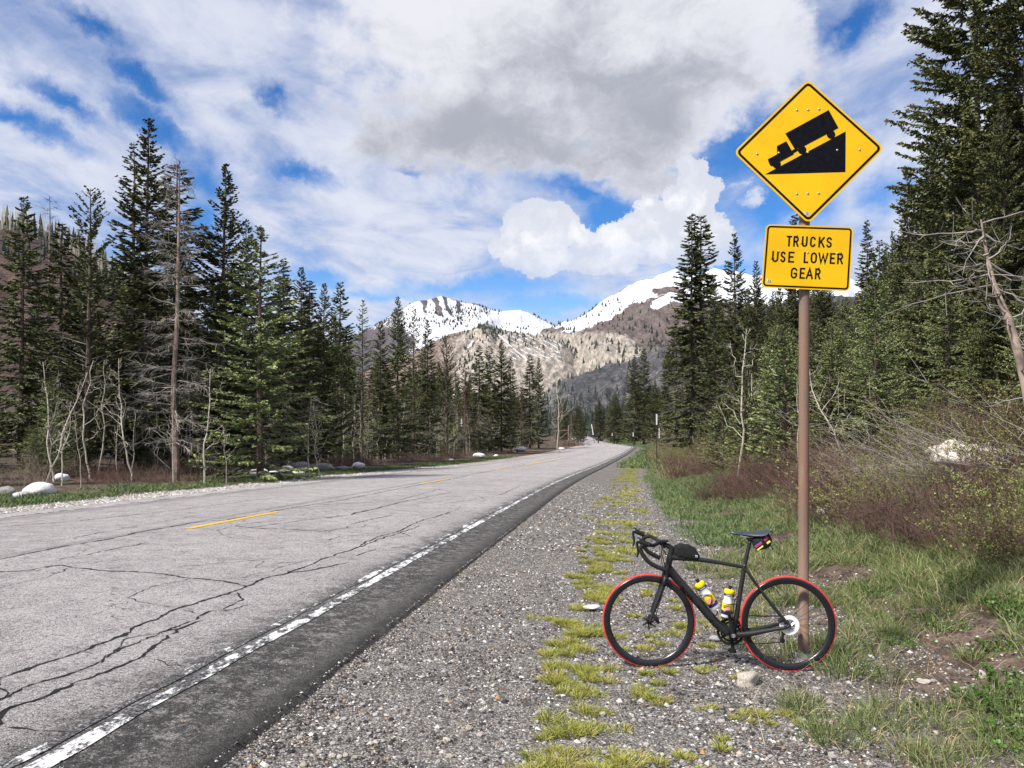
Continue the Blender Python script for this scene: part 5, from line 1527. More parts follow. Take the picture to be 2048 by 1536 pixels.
# verge grass round and right of the bicycle
x, y = pts(2700, 2.2, 11, 7.7, 12.5, 1.1, lambda x, y, u: vnoise(x * 1.1, y * 1.1, 71, 3) + 0.20 * np.clip(u - 8.4, -1.6, 1) - 0.55 * np.exp(-((u - 10.4) / 0.7) ** 2) * (y < 7) > 0.06)
grass('verge_grass', 8, x, y, 42, rng.uniform(0.04, 0.11, len(x)), rng.uniform(0.05, 0.20, len(x)), 0.0042, M_gg, 0.8)
x, y = pts(900, 5.4, 16, 8.3, 11.5, 1.1, lambda x, y, u: vnoise(x * .8, y * .8, 77, 3) > -0.02)
grass('verge_grass', 9, x, y, 50, rng.uniform(0.08, 0.18, len(x)), rng.uniform(0.12, 0.26, len(x)), 0.006, M_gg, 0.7)
x, y = pts(3200, 10, 60, 8.2, 12.5, 1.3, lambda x, y, u: vnoise(x * .6, y * .6, 79, 3) > -0.12)
grass('verge_grass', 10, x, y, 30, rng.uniform(0.15, 0.35, len(x)), rng.uniform(0.10, 0.22, len(x)), 0.012, M_gb, 0.6)
# fresh tongue of grass up the bank and the far grassy bank
P_ = [px_ground(rng.uniform(1330, 1560), rng.uniform(890, 1010)) for _ in range(900)]
P_ = [p for p in P_ if float(seg_d(np.array(1024 + F_PX * p.x / p.y), np.array(805 - (p.z - EYE) / p.y * F_PX), [(1330, 990), (1440, 965), (1530, 905)])) < 26]
x, y = np.array([p.x for p in P_]), np.array([p.y for p in P_])
grass('fresh_grass', 11, x, y, 40, rng.uniform(0.2, 0.45, len(x)), rng.uniform(0.15, 0.3, len(x)), 0.014, M_gb, 0.5)
x, y = pts(2600, 60, 330, 6.5, 16, 1.3)
grass('fresh_grass', 12, x, y, 24, rng.uniform(0.6, 1.2, len(x)), rng.uniform(0.25, 0.5, len(x)), 0.06, M_gb, 0.5)
x, y = pts(2200, 5.8, 24, 10.0, 19, 1.2)
grass('undergrowth_grass', 15, x, y, 26, rng.uniform(0.2, 0.4, len(x)), rng.uniform(0.12, 0.3, len(x)), 0.009, M_gg, 0.6)
# left verge strip
x, y = pts(5200, 12, 90, -9.4, -6.7, 1.5, lambda x, y, u: vnoise(x * .7, y * .7, 90, 3) - 0.3 * (u < -8.8) > -0.3)
grass('verge_grass', 13, x, y, 18, rng.uniform(0.12, 0.3, len(x)), rng.uniform(0.08, 0.2, len(x)), 0.016, M_gb, 0.6)
# dead leaves and stalks on the soil
x, y = pts(5200, 2.2, 14, 7.4, 13, 1.2, lambda x, y, u: vnoise(x * 1.5, y * 1.5, 95, 3) > -0.2)
n_ = len(x); a_ = rng.random(n_) * 6.28
C = np.stack([x, y, ground(x, y) + 0.006], -1); D = np.stack([np.cos(a_), np.sin(a_), rng.uniform(-0.1, 0.5, n_)], -1) * rng.uniform(0.02, 0.05, (n_, 1))
W = unit(np.cross(D, np.array([0.2, 0.1, 1.0]))) * rng.uniform(0.006, 0.012, (n_, 1))
link('leaf_litter', Geo().diamonds(C, D, W, None).mesh('leaf_litter', [M_litter]), kind='stuff')
x, y = pts(1500, 2.2, 12, 7.6, 13, 1.1)
grass('dry_stalks', 14, x, y, 2, 0.05, rng.uniform(0.1, 0.34, len(x)), 0.0035, M_straw, 1.4)

for px, Y in ((1122, 150), (1138, 155), (1150, 160), (1128, 165), (1165, 172), (1105, 140)):
    x = (px - 1024) / F_PX * Y
    put_shrub('low', x, Y, 3.0, where(px, [(1116, 'the whitish dead trunk'), (1157, 'the dark upright post')], 'brush on the gravel island', 'low', Y), 'brush on the gravel island')

# ---------------------------------------------------------------- the sign
def sign_yellow():
    m, nt, b = newmat('sign_yellow')
    P = pos(nt)
    n1 = noise(nt, P, 2.5, 5, 0.6); n2 = noise(nt, P, 60, 3)
    c_ = mixc(nt, n1.ss(0.3, 0.7), (0.80, 0.46, 0.003), (0.88, 0.54, 0.005))
    c_ = mixc(nt, (n2 * 0.4 + n1 * 0.6).ss(0.62, 0.75) * 0.3, c_, (0.5, 0.33, 0.06))
    setin(nt, b.inputs['Base Color'], c_); b.inputs['Roughness'].default_value = 0.45
    bump(nt, b, n2, 0.0006)
    return m


def rusty_pipe():
    m, nt, b = newmat('rusty_pipe')
    P = pos(nt)
    n1 = noise(nt, mapping(nt, P, sc=(1, 1, 0.25)), 5.5, 8, 0.75); n2 = noise(nt, P, 90, 4, 0.7)
    c_ = ramp(nt, n1 * 0.75 + n2 * 0.25, [(0.30, (0.12, 0.095, 0.08)), (0.45, (0.215, 0.155, 0.120)), (0.55, (0.26, 0.150, 0.100)), (0.7, (0.27, 0.22, 0.185))])
    setin(nt, b.inputs['Base Color'], c_); b.inputs['Roughness'].default_value = 0.75; b.inputs['Metallic'].default_value = 0.15
    bump(nt, b, n2, 0.0015)
    return m


M_sy = sign_yellow(); M_pipe = rusty_pipe()
M_sb = simple('sign_black', (0.006, 0.006, 0.010), 0.6, spec=0.08, var=0.3, vscale=30)
M_alu = simple('bare_aluminium', (0.42, 0.43, 0.44), 0.45, 0.7, var=0.2, vscale=9)
M_bolt = simple('zinc_bolt', (0.52, 0.50, 0.47), 0.35, 0.6)
M_conc = simple('sleeve_concrete', (0.40, 0.375, 0.345), 0.95, var=0.4, vscale=18)
M_stick = simple('sticker_white', (0.62, 0.60, 0.55), 0.6)

PB = px_ground(1437.5, 1337)          # point on the ground under the middle of the bicycle
PY = PB.y + 0.085
SY = PY - 0.062


def SZ(x, y):      # sign face coordinates (metres, X right, Z up) from the sign's own measured drawing
    p = at_px(1440 + x / 3.2, 140 + y / 3.2, SY); return (p.x, p.z)


def offset_poly(pts, d):
    n = len(pts); out = []
    A = sum(pts[i][0] * pts[(i + 1) % n][1] - pts[(i + 1) % n][0] * pts[i][1] for i in range(n))
    sgn = 1 if A > 0 else -1
    L = []
    for i in range(n):
        (x0, y0), (x1, y1) = pts[i], pts[(i + 1) % n]
        l = math.hypot(x1 - x0, y1 - y0); nx, ny = -(y1 - y0) / l * sgn, (x1 - x0) / l * sgn
        L.append((x0 + nx * d, y0 + ny * d, x1 - x0, y1 - y0))
    for i in range(n):
        x0, y0, ax, ay = L[i - 1]; x1, y1, bx, by = L[i]
        t = ((x1 - x0) * by - (y1 - y0) * bx) / (ax * by - ay * bx)
        out.append((x0 + ax * t, y0 + ay * t))
    return out


def rounded(pts, r, k=8):
    n = len(pts); out = []
    for i in range(n):
        p0, p, p1 = [Vector(q) for q in (pts[i - 1], pts[i], pts[(i + 1) % n])]
        a_, b_ = (p0 - p).normalized(), (p1 - p).normalized()
        th = a_.angle(b_); d = r / math.tan(th / 2)
        s_, e_ = p + a_ * d, p + b_ * d
        c0 = p + (a_ + b_).normalized() * (r / math.sin(th / 2))
        a0 = math.atan2(s_.y - c0.y, s_.x - c0.x); a1 = math.atan2(e_.y - c0.y, e_.x - c0.x)
        da = (a1 - a0 + math.pi) % (2 * math.pi) - math.pi
        for j in range(k + 1):
            t = a0 + da * j / k; out.append((c0.x + r * math.cos(t), c0.y + r * math.sin(t)))
    return out


def slab(name, pts, y0, y1, mat, parent, bevel=0.0):
    o = link(name, Geo().prism(pts, y0, y1).mesh(name, [mat]), parent)
    return o


def ring(name, a_, b_, y0, y1, mat, parent):
    n = len(a_); g = Geo()
    v = [(p[0], y0, p[1]) for p in a_] + [(p[0], y0, p[1]) for p in b_] + [(p[0], y1, p[1]) for p in a_] + [(p[0], y1, p[1]) for p in b_]
    q_ = []
    for i in range(n):
        j = (i + 1) % n
        q_ += [[i, j, n + j, n + i], [i, 2 * n + i, 2 * n + j, j], [n + i, n + j, 3 * n + j, 3 * n + i]]
    return link(name, g.add(v, q_).mesh(name, [mat]), parent)


sx, sz = SZ(565, 1500)
SG = link('road_sign', None, None, (0, 0, 0), label='yellow diamond truck warning sign above a lettered plaque on a rusty pipe post', cat='road sign')
p0, p1 = at_px(1606.5, 1322, PY), at_px(1609.5, 210, PY)
P_ = np.array([p0 + (p1 - p0) * t for t in (0, .25, .5, .75, 1)])
link('post', Geo().tubes(P_, np.full(5, 0.0385), 28, cap=True).mesh('post', [M_pipe], smooth=True), SG)
b0 = at_px(1606.5, 1345, PY); b1 = at_px(1606.5, 1303, PY)
g = Geo().tubes(np.array([b0, b0 + (b1 - b0) * 0.9, b1]), np.array([0.062, 0.06, 0.056]), 24, cap=False)
g.tubes(np.array([b1, b1 + Vector((0, 0, -0.03))]), np.array([0.056, 0.043]), 24)
link('ground_sleeve', g.mesh('ground_sleeve', [M_conc]), SG)
dia = [SZ(563, 60), SZ(1053, 500), SZ(565, 984), SZ(86, 527)]
outl = rounded(dia, 0.045)
panel = slab('diamond_panel', outl, SY, SY + 0.003, M_sy, SG)
slab('panel_back', rounded(offset_poly(dia, 0.003), 0.042), SY + 0.0032, SY + 0.005, M_alu, panel)
ring('black_border', rounded(offset_poly(dia, 0.0135), 0.034), rounded(offset_poly(dia, 0.0305), 0.022), SY - 0.0012, SY + 0.001, M_sb, panel)
sym = link('slope_symbol', Geo().prism([SZ(288, 668), SZ(804, 393), SZ(802, 653)], SY - 0.0012, SY + 0.001).mesh('slope_symbol', [M_sb]), panel)
g = Geo()
yk0, yk1 = SY - 0.0016, SY + 0.001
g.prism([SZ(418, 407), SZ(695, 256), SZ(758, 371), SZ(540, 486), SZ(478, 506)], yk0, yk1)
g.prism([SZ(305, 572), SZ(366, 539), SZ(364, 487), SZ(424, 456), SZ(462, 522), SZ(472, 540), SZ(388, 585), SZ(330, 617), SZ(318, 607)], yk0 - .0002, yk1)
g.prism([SZ(452, 520), SZ(492, 496), SZ(504, 512), SZ(466, 536)], yk0 - .0004, yk1)
for cx_, cy_ in ((362, 603), (525, 512), (710, 413)):
    g.prism([SZ(cx_ + 27 * math.cos(a_), cy_ + 27 * math.sin(a_)) for a_ in np.linspace(0, 6.283, 25)[:-1]], yk0 - .0006, yk1)
link('truck_symbol', g.mesh('truck_symbol', [M_sb]), panel)


def ribbon_pts(pts, w):
    """outline strip of an open polyline with mitred joins"""
    P_ = [Vector(p) for p in pts]; n = len(P_); L, R = [], []
    for i in range(n):
        d0 = (P_[i] - P_[i - 1]).normalized() if i else (P_[1] - P_[0]).normalized()
        d1 = (P_[i + 1] - P_[i]).normalized() if i < n - 1 else d0
        t = (d0 + d1).normalized(); nn = Vector((-t.y, t.x))
        k = w / 2 / max(0.35, nn.dot(Vector((-d0.y, d0.x))))
        L.append(P_[i] + nn * k); R.append(P_[i] - nn * k)
    return L, R


def arc(cx, cy, rx, ry, a0, a1, n=9):
    return [(cx + rx * math.cos(math.radians(a)), cy + ry * math.sin(math.radians(a))) for a in np.linspace(a0, a1, n)]


# stroke letters in a unit cell: x to the right, y up
e_ = 0.0
GLY = {
    'T': [[(0, 1), (1, 1)], [(.5, 1), (.5, 0)]],
    'R': [[(0, 0), (0, 1), (.55, 1)] + arc(.55, .74, .42, .26, 90, -90, 9) + [(0, .48)], [(.5, .48), (1, 0)]],
    'U': [[(0, 1), (0, .28)] + arc(.5, .28, .5, .28, 180, 360, 11) + [(1, 1)]],
    'C': [arc(.5, .72, .5, .28, 20, 180, 9) + arc(.5, .28, .5, .28, 180, 340, 9)],
    'K': [[(0, 0), (0, 1)], [(.95, 1), (.05, .38)], [(.36, .60), (1, 0)]],
    'S': [arc(.5, .745, .46, .255, 25, 200, 9) + [(.22, .56), (.78, .44)] + arc(.5, .255, .48, .255, 20, -160, 9)],
    'E': [[(1, 1), (0, 1), (0, 0), (1, 0)], [(0, .52), (.82, .52)]],
    'L': [[(0, 1), (0, 0), (1, 0)]],
    'O': [arc(.5, .70, .5, .30, 0, 180, 9) + arc(.5, .30, .5, .30, 180, 360, 9) + [(1, .70)]],
    'W': [[(0, 1), (.25, 0), (.5, .85), (.75, 0), (1, 1)]],
    'G': [arc(.5, .72, .5, .28, 20, 180, 9) + arc(.5, .28, .5, .28, 180, 350, 9) + [(1, .46), (.58, .46)]],
    'A': [[(0, 0), (.5, 1), (1, 0)], [(.2, .32), (.8, .32)]],
    '1': [[(.1, .8), (.5, 1), (.5, 0)]], '2': [arc(.5, .72, .45, .28, 170, -20, 8) + [(0, 0), (1, 0)]],
}


def letter(ch, x0, x1, ytop, ybot, parent, w=10.5, slope=0.0327, shear=-0.062, name='letter'):
    """a letter between zoomed sign pixels x0..x1 and heights, tilted like the plaque"""
    g = Geo(); k_ = w / 2
    for j, st in enumerate(GLY[ch]):
        px_ = [(x0 + k_ + (x1 - x0 - w) * a_ , ybot - k_ - (ybot - ytop - w) * b_) for a_, b_ in st]
        px_ = [(x + shear * (y - 1200), y + slope * (x - 560)) for x, y in px_]
        L, R = ribbon_pts(px_, w)
        if len(L) > 1:
            for A_, sg in ((L, 1), (R, 1)):
                pass
        # square the stroke ends out by half a width
        d0 = (Vector(px_[0]) - Vector(px_[1])).normalized() * k_; d1 = (Vector(px_[-1]) - Vector(px_[-2])).normalized() * k_
        L[0] += d0; R[0] += d0; L[-1] += d1; R[-1] += d1
        y_ = SY - 0.0012 - 0.0002 * j
        V = []
        for a_, b_ in zip(L, R):
            pa, pb = SZ(*a_), SZ(*b_); V += [(pa[0], y_, pa[1]), (pb[0], y_, pb[1])]
        n = len(L); V += [(v[0], SY + 0.0005, v[2]) for v in V]
        q_ = [[2 * i, 2 * i + 1, 2 * i + 3, 2 * i + 2] for i in range(n - 1)]
        m2 = 2 * n
        q_ += [[2 * i, 2 * i + 2, m2 + 2 * i + 2, m2 + 2 * i] for i in range(n - 1)] + [[2 * i + 1, m2 + 2 * i + 1, m2 + 2 * i + 3, 2 * i + 3] for i in range(n - 1)]
        g.add(V, q_)
    link(name, g.mesh(name, [M_sb]), parent)


plq = [SZ(296, 987), SZ(854, 1005), SZ(829, 1416), SZ(264, 1391)]
plaque = slab('lettered_plaque', rounded(plq, 0.036), SY, SY + 0.003, M_sy, SG)
slab('plaque_back', rounded(offset_poly(plq, 0.003), 0.033), SY + 0.0032, SY + 0.005, M_alu, plaque)
ring('black_border', rounded(offset_poly(plq, 0.0105), 0.026), rounded(offset_poly(plq, 0.0225), 0.015), SY - 0.0012, SY + 0.001, M_sb, plaque)
for row, yt, yb in (([('T', 419, 453), ('R', 463, 498), ('U', 517, 554), ('C', 570, 606), ('K', 624, 664), ('S', 674, 710)], 1065, 1133),
                    ([('U', 333, 374), ('S', 386, 420), ('E', 437, 475), ('L', 536, 566), ('O', 580, 620), ('W', 628, 692), ('E', 703, 737), ('R', 750, 788)], 1166, 1236),
                    ([('G', 459, 500), ('E', 516, 550), ('A', 556, 602), ('R', 614, 650)], 1267, 1337)):
    for ch, a_, b_ in row: letter(ch, a_, b_, yt, yb, plaque)


def dome(name, x, z, y, r, mat, parent):
    g = Geo(); n, m_ = 10, 3; V = []
    for j in range(m_):
        t = j / m_ * math.pi / 2
        V += [(x + r * math.cos(t) * math.cos(a_), y - r * 0.6 * math.sin(t), z + r * math.cos(t) * math.sin(a_)) for a_ in np.linspace(0, 6.283, n + 1)[:-1]]
    V.append((x, y - r * 0.6, z))
    q_ = [[j * n + i, j * n + (i + 1) % n, (j + 1) * n + (i + 1) % n, (j + 1) * n + i] for j in range(m_ - 1) for i in range(n)]
    T = [[(m_ - 1) * n + i, (m_ - 1) * n + (i + 1) % n, m_ * n] for i in range(n)]
    return link(name, g.add(V, q_, T).mesh(name, [mat], smooth=True), parent)


for x, y in ((492, 256), (562, 254), (634, 250), (237, 537), (893, 509), (376, 530), (562, 527), (750, 513), (491, 792), (561, 790), (631, 788)):
    p = SZ(x, y); dome('bolt', p[0], p[1], SY - 0.0015, 0.0085, M_bolt, panel)
for x, y in ((374, 1160), (561, 1168), (749, 1175)):
    p = SZ(x, y); dome('bolt', p[0], p[1], SY - 0.0015, 0.0075, M_bolt, plaque)
for cx_, cy_, par, sl in ((556, 917, panel, 0), (315, 1350, plaque, 0.03)):
    st = slab('sticker', [SZ(cx_ - 16, cy_ - 10 - 16 * sl), SZ(cx_ + 16, cy_ - 10 + 16 * sl), SZ(cx_ + 16, cy_ + 10 + 16 * sl), SZ(cx_ - 16, cy_ + 10 - 16 * sl)], SY - 0.0014, SY, M_stick, par)
    for ch, a_ in (('1', -9), ('2', 1)):
        g = Geo()
        for stq in GLY[ch]:
            L, R = ribbon_pts([(cx_ + a_ + 8 * u_, cy_ + 7 - 14 * v_) for u_, v_ in stq], 2.6)
            V = []
            for p_, q2 in zip(L, R):
                pa, pb = SZ(*p_), SZ(*q2); V += [(pa[0], SY - 0.002, pa[1]), (pb[0], SY - 0.002, pb[1])]
            g.add(V, [[2 * i, 2 * i + 1, 2 * i + 3, 2 * i + 2] for i in range(len(L) - 1)])
        me = g.mesh('digit', [M_sb])
        link('digit', me, par)
# the clamp rails behind the panels
for par, yy_ in ((panel, 254), (panel, 790), (plaque, 1168)):
    p = SZ(563, yy_); link('mounting_bracket', Geo().box((p[0], SY + 0.014, p[1]), (0.10, 0.016, 0.035)).mesh('mounting_bracket', [M_alu]), par)

# ---------------------------------------------------------------- the bicycle
s_b = 0.000915
def bp(x, z, y=0.0):
    """bicycle coordinates: X towards the rear wheel, Y away from the road-side viewer, Z up"""
    return np.array([(x - 1014) * s_b, y, (1217 - z) * s_b])


M_carb = simple('matt_black_carbon', (0.016, 0.017, 0.018), 0.42, spec=0.5, var=0.2, vscale=12)
M_blk = simple('black_rubber', (0.012, 0.012, 0.013), 0.7)
M_fab = simple('black_nylon', (0.014, 0.014, 0.015), 0.85, var=0.3, vscale=60)
M_glo = simple('glossy_black', (0.014, 0.014, 0.018), 0.25, spec=0.6)
M_red = simple('red_tyre', (0.62, 0.045, 0.04), 0.6, var=0.12, vscale=14)
M_sil = simple('silver_metal', (0.62, 0.62, 0.62), 0.3, 0.8)
M_wht = simple('white_plastic_and_rotor_glare', (0.78, 0.78, 0.76), 0.45)
M_bye = simple('yellow_plastic', (0.88, 0.66, 0.01), 0.4)
M_navy = simple('navy_print', (0.02, 0.025, 0.13), 0.5)
M_pink = simple('pink_print', (0.80, 0.30, 0.27), 0.5)
M_sad = simple('saddle_leather', (0.035, 0.040, 0.055), 0.38, spec=0.5)
M_logo = simple('faint_logo', (0.004, 0.004, 0.005), 0.75)
M_chn = simple('chain_steel', (0.05, 0.05, 0.05), 0.4, 0.6)

PB = PB + Vector((0, 0, -0.006))
BIKE = link('bicycle', None, None, PB, (-0.045, -0.013, -0.10), label='black road bicycle with red tyres and deep rims leaning on the sign post', cat='bicycle')


def smooth_path(pts, rad, n=24):
    P_ = np.array(pts, float); R_ = np.array(rad, float)
    k = len(P_); t = np.linspace(0, k - 1, n)
    Pp = np.concatenate([[2 * P_[0] - P_[1]], P_, [2 * P_[-1] - P_[-2]]])
    i = np.clip(t.astype(int), 0, k - 2); f = (t - i)[:, None]
    a_, b_, c_, d_ = Pp[i], Pp[i + 1], Pp[i + 2], Pp[i + 3]
    out = 0.5 * ((2 * b_) + (-a_ + c_) * f + (2 * a_ - 5 * b_ + 4 * c_ - d_) * f ** 2 + (-a_ + 3 * b_ - 3 * c_ + d_) * f ** 3)
    return out, np.interp(t, np.arange(k), R_)


def pipe(name, pts, rad, mat, parent, n=24, sides=12, g=None, cap=True):
    P_, R_ = smooth_path(pts, rad, n)
    gg = g or Geo()
    gg.tubes(P_, R_, sides, cap=cap)
    if g is not None: return g
    return link(name, gg.mesh(name, [mat], smooth=True), parent)


# frame, one welded body
g = Geo()
pipe('', [bp(657, 305), bp(640, 380), bp(615, 472)], [.0235, .024, .030], None, None, g=g, sides=16)
pipe('', [bp(655, 335), bp(700, 338), bp(880, 353), bp(1060, 380), bp(1236, 412)], [.024, .0215, .0175, .0145, .0125], None, None, g=g)
pipe('', [bp(632, 425), bp(700, 505), bp(860, 690), bp(1000, 850), bp(1095, 925)], [.034, .031, .0305, .031, .033], None, None, g=g, sides=16)
pipe('', [bp(1236, 415), bp(1200, 600), bp(1160, 820), bp(1125, 930)], [.0165, .0170, .0185, .026], None, None, g=g)
pipe('', [bp(1236, 400), bp(1232, 430)], [.0185, .0185], None, None, g=g, n=4)
pipe('', [bp(1122, 932, -.042), bp(1122, 932, .042)], [.029, .029], None, None, g=g, n=4, sides=18)
for sd_ in (-1, 1):
    pipe('', [bp(1135, 938, sd_ * .022), bp(1250, 925, sd_ * .036), bp(1400, 893, sd_ * .050), bp(1530, 866, sd_ * .064)], [.025, .021, .015, .012], None, None, g=g)
    pipe('', [bp(1240, 418, sd_ * .006), bp(1275, 470, sd_ * .018), bp(1400, 650, sd_ * .042), bp(1558, 850, sd_ * .062)], [.012, .0105, .009, .0095], None, None, g=g)
    pipe('', [bp(1525, 866, sd_ * .064), bp(1568, 848, sd_ * .064)], [.012, .011], None, None, g=g, n=4)
frame = link('frame', g.mesh('frame', [M_carb], smooth=True), BIKE)
# big dark-on-dark brand lettering along the down tube
fc = bpy.data.curves.new('frame_lettering', 'FONT'); fc.body = 'SPECIALIZED'; fc.size = 0.062; fc.extrude = 0.0004; fc.space_character = 1.02
fo = bpy.data.objects.new('tmp', fc); COL.objects.link(fo)
bpy.context.view_layer.update()
dg = bpy.context.evaluated_depsgraph_get(); fm = bpy.data.meshes.new_from_object(fo.evaluated_get(dg)); bpy.data.objects.remove(fo)
fm.name = 'frame_lettering'; fm.materials.clear(); fm.materials.append(M_logo)
A_, B_ = bp(735, 560), bp(1010, 880); dv = Vector(B_ - A_).normalized(); up = Vector((dv.z * -1, 0, dv.x)) * 1.0
wmax = max(v.co.x for v in fm.vertices); Ls = (Vector(B_) - Vector(A_)).length
for v in fm.vertices:
    t = v.co.x / wmax * Ls; h = (v.co.y - 0.022)
    yy_ = -math.sqrt(max(0.0001, 0.0312 ** 2 - h * h)) - 0.0006
    q_ = Vector(A_) + dv * t + up * h
    v.co = Vector((q_.x, yy_, q_.z))
link('frame_lettering', fm, frame)

# fork
g = Geo()
pipe('', [bp(618, 462), bp(612, 492)], [.029, .030], None, None, g=g, n=5, sides=16)
for sd_ in (-1, 1):
    pipe('', [bp(612, 480, sd_ * .012), bp(600, 520, sd_ * .034), bp(560, 625, sd_ * .044), bp(505, 760, sd_ * .050), bp(474, 845, sd_ * .054)], [.024, .0205, .0175, .013, .0105], None, None, g=g)
link('fork', g.mesh('fork', [M_carb], smooth=True), BIKE)


def lathe_y(g, cx, cz, prof, n=96):
    """ring of section points (radius, y) about the wheel axle"""
    th = np.arange(n) * 2 * np.pi / n; k = len(prof)
    V = np.array([[(cx + r * math.cos(t), y, cz + r * math.sin(t)) for r, y in prof] for t in th]).reshape(-1, 3)
    i = np.arange(n)[:, None] * k; i2 = (np.arange(n)[:, None] + 1) % n * k; j = np.arange(k)[None]; j2 = (j + 1) % k
    q_ = np.stack([i + j, i + j2, i2 + j2, i2 + j], -1).reshape(-1, 4)
    return g.add(V, q_)


def wheel(cx, cz, rear, steer=0.0):
    w_ = link('wheel', None, BIKE, (cx, 0, cz), (0, 0, steer))
    R_ = 0.341
    t_ = link('tyre', lathe_y(Geo(), 0, 0, [(R_ - .0115 + .0115 * math.cos(a_), .0122 * math.sin(a_)) for a_ in np.linspace(-1.35, 1.35, 10)] + [(R_ - .014, .006), (R_ - .014, -.006)]).mesh('tyre', [M_red], smooth=True), w_)
    d = .054
    link('rim', lathe_y(Geo(), 0, 0, [(R_ - .0110, -.0125), (R_ - .0110, .0125), (R_ - .022, .0128), (R_ - .042, .0118), (R_ - d, .006), (R_ - d - .004, 0), (R_ - d, -.006), (R_ - .042, -.0118), (R_ - .022, -.0128)]).mesh('rim', [M_glo], smooth=True), w_)
    g = Geo(); P_, R2 = smooth_path([(0, -.052, 0), (0, -.035, 0), (0, 0, 0), (0, .035, 0), (0, .052, 0)], [.012, .022, .013, .020, .012], 12)
    g.tubes(P_, R2, 16, cap=True)
    link('hub', g.mesh('hub', [M_glo], smooth=True), w_)
    sp = Geo().tubes(np.array([[0, 0, .018], [.0, 0, R_ - d]]) + 0, np.array([.00125, .00125]), 4).mesh('spoke', [M_blk])
    for k in range(24):
        sdk = 1 if k % 2 else -1
        a_ = k * math.pi / 12; off = 0.35 * (1 if (k // 2) % 2 else -1)
        q0 = Vector((.02 * math.cos(a_ + off), sdk * .03, .02 * math.sin(a_ + off))); q1 = Vector(((R_ - d) * math.cos(a_), 0, (R_ - d) * math.sin(a_)))
        o = link('spoke', sp, w_, q0 - (q1 - q0).normalized() * .018); o.rotation_euler = (q1 - q0).to_track_quat('Z', 'Y').to_euler()
    rr = (.070, .040) if rear else (.070, .056)
    M_rt2 = M_wht if rear else M_sil  # rear rotor coloured plain white to carry the reflection on its metal
    link('brake_rotor', lathe_y(Geo(), 0, 0, [(rr[0], -.047), (rr[0], -.0455), (rr[1], -.0455), (rr[1], -.047)], 64).mesh('brake_rotor', [M_rt2]), w_)
    g = Geo()
    for k in range(6):
        a_ = k * math.pi / 3; g.tubes(np.array([[.015 * math.cos(a_), -.0463, .015 * math.sin(a_)], [rr[1] * math.cos(a_ + .45), -.0463, rr[1] * math.sin(a_ + .45)]]), np.array([.007, .005]), 5)
    link('rotor_spider', g.mesh('rotor_spider', [M_sil if rear else M_blk]), w_)
    return w_


fw = bp(470, 843); rw = bp(1561, 850)
wheel(fw[0], fw[2], False, 0.03)
wh = wheel(rw[0], rw[2], True)
g = Geo()
for k in range(7):
    lathe_y(g, 0, 0, [(.052 - .0045 * k, .018 + .0038 * k), (.052 - .0045 * k, .020 + .0038 * k), (.02, .020 + .0038 * k), (.02, .018 + .0038 * k)], 40)
link('cassette', g.mesh('cassette', [M_sil]), wh)
for nm, (x, z), (x2, z2) in (('brake_caliper', (500, 785), (545, 850)), ('brake_caliper', (1478, 825), (1525, 800))):
    g = Geo(); pipe('', [bp(x, z, -.052), bp((x + x2) / 2, (z + z2) / 2 - 6, -.055), bp(x2, z2, -.050)], [.012, .017, .011], None, None, g=g, n=8, sides=8)
    g.box(bp((x + x2) / 2 + 8, (z + z2) / 2, -.052), (.026, .030, .022))
    link(nm, g.mesh(nm, [M_blk], smooth=False), BIKE)
# seat post and saddle
link('seatpost', Geo().tubes(*smooth_path([bp(1236, 412), bp(1262, 300), bp(1290, 190)], [.0140, .0140, .0135], 8), 14, cap=True).mesh('seatpost', [M_carb], smooth=True), BIKE)
g = Geo()
secs = [(1138, 129, .004, .002), (1146, 128, .013, .010), (1170, 127, .019, .016), (1220, 130, .022, .018), (1270, 132, .030, .020), (1320, 128, .048, .026), (1365, 120, .064, .032), (1400, 112, .069, .032), (1420, 108, .066, .020), (1428, 108, .050, .006)]
n = 15; V = []
for x, z, hw, dp in secs:
    for j in range(n):
        a_ = math.pi * j / (n - 1)
        V.append(bp(x, z) + np.array([0, -hw * math.cos(a_), -dp * abs(math.cos(a_)) ** 2.2 + 0.002 * math.sin(a_)]))
    for j in range(n):
        a_ = math.pi * (1 - j / (n - 1))
        V.append(bp(x, z) + np.array([0, -hw * 0.92 * math.cos(a_), -dp * abs(math.cos(a_)) ** 2.2 - 0.009]))
m_ = 2 * n
q_ = [[i * m_ + j, i * m_ + (j + 1) % m_, (i + 1) * m_ + (j + 1) % m_, (i + 1) * m_ + j] for i in range(len(secs) - 1) for j in range(m_)]
q_ += [[j, m_ - 2 - j, m_ - 1 - j, j][:4] for j in range(0)]
saddle = link('saddle', g.add(V, q_).mesh('saddle', [M_sad], smooth=True), BIKE)
for sd_ in (-1, 1):
    pipe('saddle_rail', [bp(1178, 142, sd_ * .010), bp(1230, 165, sd_ * .020), bp(1310, 168, sd_ * .022), bp(1385, 138, sd_ * .024)], [.0035] * 4, M_sil, saddle, sides=6)
link('seat_clamp', Geo().box(bp(1292, 180), (.050, .040, .026)).mesh('seat_clamp', [M_blk]), BIKE)
